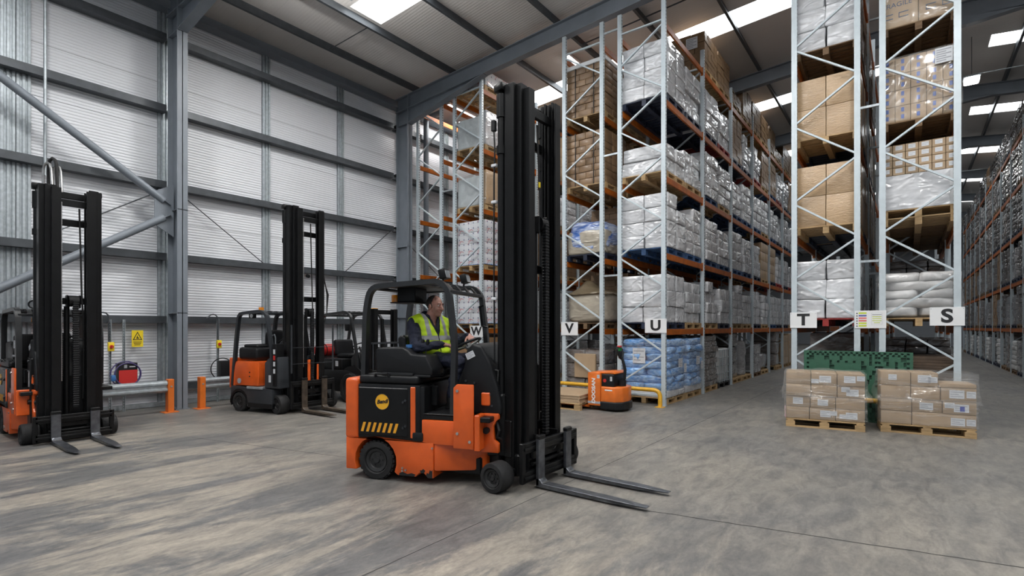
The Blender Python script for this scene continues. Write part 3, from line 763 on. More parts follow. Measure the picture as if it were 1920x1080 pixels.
for half in (0, 1):
    for lvl, h, nz in ((1, 1.22, 4), (2, 1.26, 4), (5, .42, 1)):
        t = near_load('W', 0, half, lvl, CL(2, 2, nz, 1.08, 1.14, h, 3 + lvl, .008, sub=True), 'printed', f"white cartons printed red and blue {W_(lvl, half)}", amp=.006)
        if lvl != 5: obj('top_sheet', shrink(MB().box(-.56, .56, -.59, .59, h + .002, h + .012, 0), lvl, .012, 6, 8), 'sack_blue', t)
    for lvl in (3, 4):
        pos = put('W', 0, half, lvl, '', 'wood', load=True)
        t = thing('wrapped_load', f"clear film wrapped white blocks and brown carton {W_(lvl, half)}", 'pallet load', pos, 0, 'loads in the W rack')
        obj('block', shrink(MB().box(-.54, .30, -.56, .50, 0, .86, .05, 3), lvl, .03, 2, 4), 'clear_block', t)
        obj('carton', shrink(MB().box(.31, .54, -.55, .52, 0, .98, .03, 2), lvl + 3, .02, 2, 3), 'card_film' if lvl == 3 else 'white_film', t)
        obj('film', shrink(MB().box(-.555, .555, -.575, .53, .01, .93, .05, 3), lvl, .035, 2, 5), 'film', t)
    put('W', 0, half, 0, 'b%d' % half)
for b in (1, 2):
    for half in (0, 1):
        for lvl, key in ((0, 'g1'), (1, 'w1'), (2, 'b2'), (3, 'w4'), (4, 'c1')): put('W', b, half, lvl, key)
# --- V rack
put('V', 0, 1, 1, 'b0'); put('V', 0, 1, 2, 'b1'); put('V', 0, 1, 3, 'b2'); put('V', 0, 1, 4, 'b0'); put('V', 0, 1, 0, 'g5')
for lvl, h, nz in ((3, 1.28, 6), (4, 1.20, 6)):
    t = near_load('V', 0, 0, lvl, course_boxes(3, 3, nz + 2, 1.06, 1.14, h, 20 + lvl), 'card_dk', f"tall brown carton stack on the V rack {LVN[lvl]}", 'wood', bev=.004)
    for x in (-.28, .22):
        obj('strap', MB().box(x - .008, x + .008, -.585, .585, .0, h + .012), 'plastic', t, 0)
    if lvl == 4: obj('top_sheet', MB().box(-.55, .55, -.59, .59, h + .001, h + .10, .01), 'white', t)
pos = put('V', 0, 0, 2, '', 'pal_navy', load=True)
t = thing('wrapped_bale', 'beige bale wrapped in blue film on the second beams of the V rack', 'pallet load', pos, 0, 'loads in the V rack')
obj('bale', shrink(MB().box(-.52, .52, -.58, .58, 0, .58, .06, 3), 3, .05, 2, 5), 'beige_film', t)
obj('blue_film', shrink(MB().blob((0, 0, .82), (1.08, 1.18, .78), .40, 30, 16, .10, 3, 5), 5, .05, 3), 'blue_film', t, 50)
pos = put('V', 0, 0, 1, '', 'wood_dk', load=True)
t = thing('covered_bale', 'lumpy bale under brown kraft paper on the lowest beams of the V rack', 'pallet load', pos, 0, 'loads in the V rack')
obj('bale', shrink(MB().blob((0, 0, .36), (1.10, 1.16, .76), .30, 30, 16, .10, 2.5, 2), 3, .05, 2.4), 'beige_film', t, 50)
def drape():
    m = MB(); n = 18
    G = [[None] * (n + 1) for _ in range(n + 1)]
    for i in range(n + 1):
        for j in range(n + 1):
            x = (i / n - .5) * 1.16; y = (j / n - .5) * 1.22
            r = max(abs(x) / .56, abs(y) / .60)
            z = .80 + .26 * math.exp(-((x + .22) ** 2 + y * y) / .10) - .20 * max(0, r - .45) + .06 * noise.noise(Vector((x * 4, y * 4, 1)))
            G[i][j] = m.bm.verts.new((x, y, z))
    for i in range(n):
        for j in range(n): m.bm.faces.new((G[i][j], G[i + 1][j], G[i + 1][j + 1], G[i][j + 1]))
    q = bmesh.ops.solidify(m.bm, geom=m.bm.faces[:], thickness=.008)
    return m
obj('paper_cover', drape(), 'kraft', t, 60)
# grey wrapped cartons with a torn-open brown carton at floor level
pos = put('V', 0, 0, 0, '', 'wood', load=True)
t = thing('wrapped_load', 'dark film wrapped stack with brown carton on the floor under the V sign', 'pallet load', pos, 0, 'loads in the V rack')
obj('stack', shrink(CL(2, 2, 3, 1.08, 1.14, 1.02, 33, .02, .03), 6, .03, 2.5, 2), 'brown_film', t)
obj('carton', MB().box(-.28, .30, -.63, -.56, .34, .92, .01), 'card', t)
sheet(t, .10, .14, (.42, -.605, .55), 0)
for b in (1, 2):
    for half in (0, 1):
        for lvl in range(0, 5):
            put('V', b, half, lvl, R0.choice(['b0', 'b1', 'b2', 'b3', 'w1', 'g2', 'r1']), R0.choice(['wood', 'wood_dk', 'pal_blue']))
for b in (3, 4):
    for half in (0, 1):
        for lvl in (1, 2, 3): put('V', b, half, lvl, R0.choice(['b0', 'b2', 'g2']), 'wood_dk')
# --- U rack, front bay carton by carton
U_ = lambda lvl, half: f"on the U rack {LVN[lvl]}, first bay, {'rear' if half else 'front'} half"
for half in (0, 1):
    pos = put('U', 0, half, 0, '', 'wood', load=True)
    t = thing('sack_stack', ['blue plastic sacks in clear film on the floor under the U sign', 'blue plastic sacks in clear film just behind the stack under the U sign'][half], 'sack stack', pos, 0, 'loads in the U rack')
    Rr = random.Random(4 + half)
    obj('cover_sheet', shrink(MB().box(-.55, .55, -.58, .58, .0, .16, .03, 2), 4, .03, 3, 4), 'white_film', t)
    for k in range(7):
        px, py = (2, 1) if k % 2 == 0 else (1, 2)
        for i in range(px):
            for j in range(py):
                obj('sack', MB().blob((-.55 + (i + .5) * 1.1 / px + Rr.uniform(-.02, .02), -.55 + (j + .5) * 1.1 / py + Rr.uniform(-.02, .02), .15 + (k + .5) * .163), (1.1 / px * 1.05, 1.1 / py * 1.05, .19), .34, 34, 14, .17, 5, k * 3 + i + j + half), 'sack_blue', t, 60)
    sheet(t, .30, .34, (-.10, -.60, .92), 0); sheet(t, .26, .2, (.60, .1, .75), PI / 2)
    sheet(t, .16, .2, (.612, .38, .62), PI / 2)
    obj('film', shrink(MB().box(-.60, .60, -.605, .605, .02, 1.28, .08, 3), 9 + half, .02, 2, 6), 'film', t)
SPEC = {(1, 0): ((2, 2, 3, 1.10, 1.16, 1.06), 'pal_navy'), (1, 1): ((1, 2, 4, 1.02, 1.10, .98), 'wood'),
        (2, 0): ((2, 2, 4, 1.10, 1.16, 1.20), 'pal_blue'), (2, 1): ((2, 2, 4, 1.06, 1.12, 1.16), 'pal_blue'),
        (3, 0): ((1, 2, 2, 1.04, 1.14, .62), 'wood'), (3, 1): ((2, 2, 3, 1.0, 1.1, .80), 'wood'),
        (4, 0): ((2, 2, 4, 1.08, 1.16, 1.24), 'pal_navy'), (4, 1): ((2, 2, 4, 1.0, 1.1, 1.12), 'pal_navy')}
for (lvl, half), (a, pal) in SPEC.items():
    near_load('U', 0, half, lvl, CL(*a, 70 + lvl * 2 + half, .022, skip=.3 if (lvl, half) in ((2, 0), (2, 1)) else 0, sub=True), 'white_film', f"white film wrapped cartons {U_(lvl, half)}", pal, bev=.02, amp=.026, cuts=4)
bay_w = ['w0', 'w1', 'w2', 'w3', 'w4', 'w5', 'w7']
for b in range(1, 6):
    for half in (0, 1):
        for lvl in (1, 2, 3, 4, 5):
            if lvl == 5:
                l = put('U', b, half, 5, R0.choice(['b0', 'b1', 'b3']), 'wood', sc=(1, 1, .28 if (b, half) in ((2, 0), (4, 1)) else .71))
                if (b, half) == (1, 0): sheet(l, .30, .42, (.20, -.592, .95), 0, lines=6)
                continue
            if lvl == 4 and b >= 2: key = ['b2', 'w3', 'b0', 'w1'][(b + half) % 4]
            elif lvl == 2 and (b, half) in ((3, 1), (4, 0)): key = 'c3'
            elif lvl == 3 and b == 1: key = ['w0', 'w3'][half]
            else: key = R0.choice(bay_w)
            put('U', b, half, lvl, key, R0.choice(['pal_blue', 'pal_navy', 'wood', 'pal_navy', 'pal_red']) if lvl != 4 or b != 1 else ['pal_navy', 'pal_red'][half])
fl = {(1, 0): ('r1', 'wood'), (2, 0): ('col', 'wood'), (2, 1): ('rnd', 'wood'), (3, 0): ('g2', 'wood_dk'), (3, 1): ('low', 'wood'), (4, 1): ('col', 'wood'), (5, 0): ('c2', 'wood'), (5, 1): ('c0', 'wood')}
for (b, half), (key, pal) in fl.items(): put('U', b, half, 0, key, pal)
# intermediate bulk container
x, y, z = slot_pos('U', 1, 1, 0)
t = thing('bulk_container', 'caged white plastic liquid container on the floor of the U rack', 'container', (x, y, 0))
obj('tank', MB().box(-.50, .50, -.56, .56, .16, 1.10, .06, 3).cyl((0, 0, 1.09), (0, 0, 1.14), .12, 18), 'white', t)
m = MB()
for z in (.18, .40, .62, .84, 1.06): m.tube([(-.53, -.59, z), (.53, -.59, z), (.53, .59, z), (-.53, .59, z)], .011, 6, closed=True)
obj('cage', m, 'galv', t)
for i in range(5):
    for s_ in (-1, 1): obj('cage_bar', MB().cyl((-.44 + i * .22, s_ * .60, .14), (-.44 + i * .22, s_ * .60, 1.07), .010, 6), 'galv', t)
for i in range(5): obj('cage_bar', MB().cyl((.54, -.46 + i * .23, .14), (.54, -.46 + i * .23, 1.07), .010, 6), 'galv', t)
obj('base', MB().box(-.53, .53, -.59, .59, .11, .15).box(-.53, .53, -.59, -.45, 0, .11).box(-.53, .53, .45, .59, 0, .11).box(-.53, .53, -.08, .08, 0, .11), 'plastic', t, 0)
sheet(t, .2, .26, (.552, -.1, .7), PI / 2)
# --- T rack
t = near_load('T', 0, 0, 1, CL(2, 1, 3, 1.12, 1.1, 1.12, 91, .012, sub=True), 'white_film', 'white film wrapped cartons above the T sign on a red pallet', 'pal_red', bev=.025, amp=.022, cuts=5)
t = near_load('T', 0, 0, 2, CL(2, 1, 2, 1.10, 1.1, 1.18, 92, .004, sub=True), 'card_film', 'four large brown cartons in film on the second beams of the T rack', 'wood', bev=.008)
t = near_load('T', 0, 0, 3, CL(2, 1, 2, 1.10, 1.1, 1.16, 93, .004, sub=True), 'card_film', 'four large brown cartons in film on the third beams of the T rack', 'wood', bev=.008)
t = near_load('T', 0, 0, 4, CL(2, 1, 3, 1.10, 1.1, 1.20, 94, .014, sub=True), 'white_film', 'silvery white wrapped cartons on the fourth beams of the T rack', 'wood_dk', bev=.025, amp=.02, cuts=5)
for half, bs in ((1, 0), (0, 1), (1, 1)):
    for lvl, key, pal in ((1, 'g1', 'pal_navy'), (2, 'c1', 'pal_navy'), (3, 'c2', 'pal_navy'), (4, 'b0', 'wood_dk')): put('T', bs, half, lvl, key, pal)
for b_ in (0, 1):
    for hf in (0, 1):
        if (b_, hf) != (0, 0): put('S', b_, hf, 0, 'r%d' % (b_ + hf), 'wood_dk')
        if b_: put('S', b_, hf, 1, 'r%d' % hf, 'wood_dk')
put('T', 0, 1, 0, 'col', 'wood_dk'); put('T', 1, 0, 0, 'b1', 'wood_dk'); put('T', 1, 1, 0, 'g1', 'wood_dk')
# --- S rack
pos = put('S', 0, 0, 1, '', 'wood', load=True)
t = thing('sack_stack', 'plump white sacks in film on the lowest beams above the S sign', 'sack stack', pos, 0, 'loads in the S rack')
Rr = random.Random(5)
for k in range(5):
    px = 2 if k % 2 == 0 else 1; py = 1
    for i in range(px):
        obj('sack', MB().blob((-.57 + (i + .5) * 1.14 / px, Rr.uniform(-.02, .02), .034 + (k + .5) * .152), (1.14 / px * 1.05, 1.18, .19), .38, 30, 14, .14, 4.5, k * 5 + i), 'sack_white', t, 60)
obj('film', shrink(MB().box(-.60, .60, -.61, .61, .01, .79, .08, 3), 12, .05, 2.4, 6), 'film', t)
boxes = []
for k in range(4):
    for i in range(6): boxes.append((-.55 + i * 1.1 / 6 + .003, -.55 + (i + 1) * 1.1 / 6 - .003, -.56, .56, .62 + k * .135, .62 + (k + 1) * .135 - .004))
pos = put('S', 0, 0, 2, '', 'wood', load=True, npal=2)
t = thing('wrapped_load', 'small labelled brown cartons over a white sheet on the S rack', 'pallet load', pos, 0, 'loads in the S rack')
for q in boxes:
    c = obj('carton', MB().box(*q, .005), 'card', t)
    sheet(c, .10, .075, ((q[0] + q[1]) / 2, -.5615, (q[4] + q[5]) / 2 + .01), 0, lines=2)
for i in range(5):
    for k in range(2):
        c = obj('carton', MB().box(-.55 + i * .22 + .004, -.55 + (i + 1) * .22 - .004, -.555, .555, k * .31 + .001, (k + 1) * .31 - .004, .006), 'white', t)
obj('cover_sheet', shrink(MB().box(-.565, .42, -.585, -.567, .0, .60, 0), 5, .02, 2.5, 6), 'white_film', t)
pos = put('S', 0, 0, 3, '', 'wood_dk', load=True)
t = thing('wrapped_load', 'brown cartons with rows of blue tape squares on the S rack', 'pallet load', pos, 0, 'loads in the S rack')
MT['tape'] = mat('blue_tape', (.03, .09, .36), .35)
for k in range(4):
    for i in range(5):
        x0 = -.55 + i * .22; c = obj('carton', MB().box(x0 + .003, x0 + .217, -.56, .56, k * .285 + .001, (k + 1) * .285 - .004, .005), 'card', t)
        for zz in (.05, .175):
            obj('tape', MB().box(x0 + .085, x0 + .13, -.5625, -.559, k * .285 + zz, k * .285 + zz + .075), 'tape', c, 0)
obj('film', shrink(MB().box(-.575, .575, -.60, .60, .0, 1.16, .03, 3), 14, .03, 2.5, 7), 'film', t)
sheet(t, .24, .26, (.34, -.625, .98), 0, lines=6)
pos = put('S', 0, 0, 4, '', 'wood_dk', load=True)
t = thing('wrapped_load', 'brown cartons lettered in blue on the fourth beams of the S rack', 'pallet load', pos, 0, 'loads in the S rack')
MT['blueink'] = mat('blue_print', (.05, .09, .17), .6)
for k in range(2):
    for i in range(2):
        c = obj('carton', MB().box(-.55 + i * .55 + .004, -.55 + (i + 1) * .55 - .004, -.56, .56, k * .58 + .001, (k + 1) * .58 - .004, .006), 'card', t)
        if k == 0 and i == 0: lettering('lettering', 'FRAGILE', .115, 'blueink', c, (-.30, -.562, .40), (PI / 2, 0, 0), 1.0)
        if k == 0:
            for j in range(2): obj('print_mark', MB().box(-.5 + i * .6 + j * .22, -.5 + i * .6 + j * .22 + .14, -.5625, -.559, .16, .175).box(-.5 + i * .6 + j * .22, -.5 + i * .6 + j * .22 + .14, -.5625, -.559, .24, .255).box(-.5 + i * .6 + j * .22, -.5 + i * .6 + j * .22 + .012, -.5625, -.559, .16, .255), 'blueink', c, 0)
obj('film', shrink(MB().box(-.57, .57, -.585, .585, .0, 1.17, .03, 3), 15, .02, 2.5, 6), 'film', t)
for half, bs in ((1, 0), (0, 1), (1, 1)):
    for lvl, key, pal in ((1, 'low', 'wood'), (2, 'b1', 'wood_dk'), (3, 'c0', 'wood_dk'), (4, 'b2', 'wood_dk')):
        if lvl != 1: put('S', bs, half, lvl, key, pal)
# flat boards stacked at floor level of the S rack
x, y, z = slot_pos('S', 0, 0, 0)
MT['board'] = mat('dark_fibre_board', (.085, .055, .035), .6, var=.3, vs=8, rnd=.25)
for k in range(22):
    o = obj('board', MB().box(-.53 + R0.uniform(-.02, .02), .52 + R0.uniform(-.02, .02), -.6, .58, 0, .048, .004), 'board', loc=(x, y, .10 + k * .0495))
    tag(o, 'dark brown flat board in the stack behind the parcels', 'board', 'flat boards stacked under the S rack')
p = obj('pallet', pallet_mesh(1.06, 1.16, 'wood_dk'), loc=(x, y, -.046)); p.location.z = 0.0; p.scale = (1, 1, .68)
tag(p, 'dark wooden pallet under the flat brown boards', 'pallet')
# --- R rack, the dark far run
for b in range(10):
    for half in (0, 1):
        for lvl in range(0, 6):
            if lvl == 0: key = ['sw0', 'col', 'g1', 'sw1', 'r2', 'col'][(b * 2 + half) % 6]
            else: key = R0.choice(['r0', 'r1', 'r2', 'r3', 'r1', 'g3', 'b1'])
            put('R', b, half, lvl, key, R0.choice(['pal_navy', 'wood_dk', 'pal_navy']), y0=21.6, sc=(1, 1, .68 if lvl == 5 else 1))
# ------------------------------------------------------------------ forklift trucks
def wheel(name, parent, c, r, w, side, tread=True, axis=(0, 1, 0)):
    """tyre with a recessed hub; side=-1 faces -axis"""
    m = MB(); a = Vector(axis) * side; c = Vector(c)
    m.lathe([(r * .62, -w / 2), (r * .93, -w / 2), (r, -w / 2 + .02), (r, w / 2 - .025), (r * .95, w / 2 - .004), (r * .70, w / 2), (r * .64, w / 2 - .012), (r * .62, w / 2 - .05), (r * .62, -w / 2)], c, a, 36)
    if tread:
        q = a.normalized().to_track_quat('Z', 'Y').to_matrix()
        for k in range(26):
            t = k * 2 * PI / 26
            R = q @ Matrix.Rotation(t, 3, 'Z')
            p = c + R @ Vector((r * .985, 0, w * .02 * (1 if k % 2 else -1)))
            m.box(p.x - .012, p.x + .012, p.y - r * .08, p.y + r * .08, p.z - w * .42, p.z + w * .42, .004, R=R)
    t = obj(name, m, 'rubber', parent)
    h = MB(); h.lathe([(0, w / 2 - .022), (r * .14, w / 2 - .018), (r * .17, w / 2 - .034), (r * .42, w / 2 - .036), (r * .46, w / 2 - .022), (r * .60, w / 2 - .012), (r * .625, w / 2 - .03), (r * .625, -w / 2 + .01), (0, -w / 2 + .01)], c, a, 30)
    q = a.normalized().to_track_quat('Z', 'Y').to_matrix()
    for k in range(6):
        p = c + q @ Vector((r * .3 * math.cos(k * PI / 3), r * .3 * math.sin(k * PI / 3), w / 2 - .036)); h.cyl(p, p + a.normalized() * .012, .010, 6)
    obj('hub', h, 'hub', t)
    return t
def channel(mb, x0, x1, yo, yi, z0, z1, t=.018):
    """C section opening inwards: web at yo, flanges reaching yi"""
    s = 1 if yo > yi else -1
    mb.prism([(x0, yo), (x1, yo), (x1, yi), (x1 - t * 1.3, yi), (x1 - t * 1.3, yo - s * t), (x0 + t * 1.3, yo - s * t), (x0 + t * 1.3, yi), (x0, yi)], 'z', z0, z1, .003)
def fork_mesh(L=1.22, w=.115, lift=.05, shank=.80):
    m = MB()
    m.box(0, .042, -w / 2, w / 2, lift + .01, shank, .006)
    # heel and blade, thinning and narrowing to the tip
    prof = [(0, lift), (.06, lift - .004), (L * .72, lift - .004), (L, lift + .016), (L, lift + .024), (L * .72, lift + .034), (.085, lift + .042), (.042, lift + .085), (0, lift + .085)]
    m.prism(prof, 'y', -w / 2, w / 2, .003)
    for v in m.bm.verts:
        if v.co.x > L * .70: v.co.y *= 1 - .42 * ((v.co.x - L * .70) / (L * .30)) ** 1.4
    return m
def mast_stage(root, M, H, s, dims):
    """one side of the mast: three nested rails, each its own part"""
    for (x0, x1, yo, yi, dz, z0) in dims:
        m = MB(M); channel(m, x0, x1, s * yo, s * yi, z0, H + dz); obj('mast_rail', m, 'mast', root)
def build_mast(root, M, H, hw=.45, carriage=.50, fy=.285, flen=1.22, sheave_z=None, cyl_side=True, fork_mat='fork', backrest=False, hose_top=False, wheel_r=.165, wheel_y=.62, stickers=True, zf=.05, slim=1.0, ct=.45, cb=.15, wx=-.06, step=.052):
    dims = [(-.15 * slim, .0, hw, hw - .13, -.01, .10), (-.07 * slim, .075 * slim, hw - step, hw - step - .12, -.015, .14), (.015, .16 * slim, hw - step * 2, hw - step * 2 - .11, -.06, .16)]
    for s in (-1, 1): mast_stage(root, M, H, s, dims)
    # cross members
    for z, x in ((H - .10, -.22), (H - .52, -.20), (H * .55, -.22), (.55, -.2), (.22, -.18)):
        m = MB(M); m.box(x * slim, x * slim + .05, -hw + .03, hw - .03, z - .05, z + .05, .008); obj('mast_crossmember', m, 'mast', root)
    m = MB(M); m.box(.0, .05, -hw + .11, hw - .11, H - .30, H - .20, .008); m.cyl((.03, -.1, H - .25), (.03, .1, H - .25), .02, 8); obj('mast_crossmember', m, 'mast', root)
    # lift cylinders behind each rail
    for s in (-1, 1):
        m = MB(M); y = s * (hw - .02); x = -.22 * slim
        m.cyl((x, y, .3), (x, y, H - .35), .042, 16); m.cyl((x, y, H - .35), (x, y, H - .10), .055, 16); m.cyl((x, y, H - .10), (x, y, H - .06), .02, 10)
        m.cyl((x, y, H - .75), (x, y, H - .66), .056, 16)
        obj('lift_cylinder', m, 'mast', root)
    for s in (-1, 1):
        m = MB(M); y = s * (hw - .06); y = s * (hw - .02); m.prism([(-.31 * slim, y - .05), (-.15 * slim, y - .075), (-.13 * slim, y + .06), (-.22 * slim, y + .08), (-.32 * slim, y + .06)], 'z', H - .07, H + .02, .02, 2); obj('mast_head', m, 'mast', root)
    # centre lift cylinder, sheave, ribbed hose carrier and chains
    sz = sheave_z or H * .66
    m = MB(M); m.cyl((.02, -.06, .2), (.02, -.06, sz - .08), .035, 14); obj('centre_cylinder', m, 'mast', root)
    m = MB(M); m.cyl((.05, -.05, sz), (.05, .07, sz), .085, 20); m.box(.0, .10, -.075, -.055, sz - .11, sz + .09, .01).box(.0, .10, .075, .095, sz - .11, sz + .09, .01); obj('sheave', m, 'mast', root)
    m = MB(M); z = .52
    while z < sz:
        m.box(.095, .145, -.012, .062, z, z + .020, .004); z += .034
    m.box(.10, .138, -.004, .054, .5, sz); obj('hose_carrier', m, 'plastic', root)
    m = MB(M); z = .9
    while z < H - .25:
        m.box(.055, .064, -.135, -.120, z, z + .022); z += .034
    m.box(.057, .062, -.132, -.123, .9, H - .25); obj('chain', m, 'bright' if not cyl_side else 'girt', root, 0)
    m = MB(M); m.tube([(.0, .14, .6), (.0, .15, sz * .8), (-.02, .13, sz + .1), (-.06, .11, H - .3)], .012, 8); obj('hose', m, 'rubber', root)
    if H > 4.2 and not backrest:
        m = MB(M); m.box(-.30, -.25, -hw - .02, -hw + .03, H - .48, H - .36, .006); m.tube([(-.27, -hw, H - .48), (-.24, -hw - .02, H - .7), (-.26, -hw - .01, H - 1.0), (-.27, -hw, H - 1.9), (-.26, -hw, 1.3)], .009, 6); obj('sensor_cable', m, 'plastic', root)
        for z in (H - .88, H - 1.28, 2.0): obj('cable_clip', MB(M).box(-.29, -.22, -hw - .03, -hw + .02, z, z + .03, .004), 'paper', root)
        obj('tag', MB(M).box(.02, .03, .02, .05, H - 1.05, H - .99), 'signyellow', root, 0)
    # carriage
    m = MB(M)
    for z in (cb, ct):
        m.box(.17, .215, -carriage, carriage, z - .055, z + .055, .006)
        m.box(.215, .228, -carriage, carriage, z - .02, z + .012, .003)
    for s in (-1, 1):
        m.box(.17, .215, s * carriage - .03, s * carriage + .03, cb - .06, ct + .06, .006)
        m.box(.06, .17, s * .20 - .012, s * .20 + .012, cb, ct + .1, .004)
    obj('carriage', m, 'mast', root)
    m = MB(M); zc = (cb + ct) / 2; m.box(.14, .175, -.30, .30, zc, zc + .09, .006); m.cyl((.16, -.30, zc - .05), (.16, .30, zc - .05), .022, 12); m.torus((.20, .06, zc + .1), (1, 0, 0), .05, .006, 18, 6, PI, 2 * PI); obj('fork_positioner', m, 'bright' if False else 'mast', root)
    for s in (-1, 1):
        f_ = obj('fork', fork_mesh(flen, .115, zf, ct + .09), fork_mat, root); f_.matrix_local = M @ Matrix.Translation((.228, s * fy, 0))
        obj('fork_hook', MB().box(-.005, .05, -.06, .06, ct + .075, ct + .12, .008), 'mast', f_)
        obj('blade_wear', MB().box(.046, .10, -.055, .055, zf + .046, zf + .052), 'bright', f_, 0)
    # axle, front wheels, side plates
    m = MB(M); m.box(-.30, .05, -hw + .02, hw - .02, .10, .34, .02); m.cyl((wx, -wheel_y, wheel_r), (wx, wheel_y, wheel_r), .05, 14); obj('axle', m, 'mast', root)
    for s in (-1, 1):
        w_ = wheel('front_wheel', root, (0, 0, 0), wheel_r, .20, s, False); w_.matrix_local = M @ Matrix.Translation((wx, s * wheel_y, wheel_r))
        m = MB(M); m.prism([(-.36, .22), (-.22, .18), (-.14, .22), (-.19, .75), (-.16, 1.24), (-.34, 1.26), (-.38, .9)], 'y', s * (hw + .035) - .025, s * (hw + .035) + .025, .008)
        sp = obj('side_plate', m, 'mast', root)
        m = MB(M)
        for z in (1.2, 1.05, .5): m.cyl((-.27, s * (hw + .06), z), (-.27, s * (hw + .075), z), .018, 8)
        obj('bolt', m, 'dark', sp)
        m = MB(M); m.box(-.16, -.02, s * (hw - .05) - .07, s * (hw - .05) + .07, .30, .70, .01); obj('rail_shoe', m, 'mast', root)
    if stickers:
        for s in (-1, 1):
            m = MB(M); x = .152 * slim; y = s * (hw - .14)
            m.box(x - .001, x + .001, y - .022, y + .022, 1.42, 1.62); st = obj('sticker', m, 'paper', root, 0)
            m = MB(M); m.box(x, x + .0016, y - .022, y + .022, 1.57, 1.62); obj('sticker_band', m, 'red', st, 0)
        m = MB(M); m.box(-.29, -.24, -hw - .0625, -hw - .060, .82, 1.05); st = obj('sticker', m, 'paper', root, 0)
        m = MB(M)
        for i in range(8): m.box(-.282, -.25 - .01 * (i % 3), -hw - .0635, -hw - .062, .84 + i * .025, .85 + i * .025)
        obj('sticker_print', m, 'greyprint', st, 0)
    if backrest:
        m = MB(M)
        for s in (-1, 1): m.cyl((.19, s * carriage, .8), (.19, s * carriage, 1.75), .018, 8)
        for z in (.98, 1.30): m.cyl((.19, -carriage, z), (.19, carriage, z), .006, 6)
        obj('backrest_rail', m, 'dark', root)
    if hose_top:
        for i, (y, mt_, hh) in enumerate(((-.30, 'bright', .32), (-.24, 'rubber', .40), (-.19, 'bright', .30))):
            m = MB(M); m.tube([(-.12, y, H - .1), (-.12, y, H + hh - .1), (-.10, y + .01, H + hh - .03), (-.05, y + .03, H + hh), (.0, y + .05, H + hh - .03), (.03, y + .06, H + hh - .1), (.04, y + .07, H - .1)], .017 if mt_ == 'bright' else .022, 8); obj('hose', m, mt_, root)

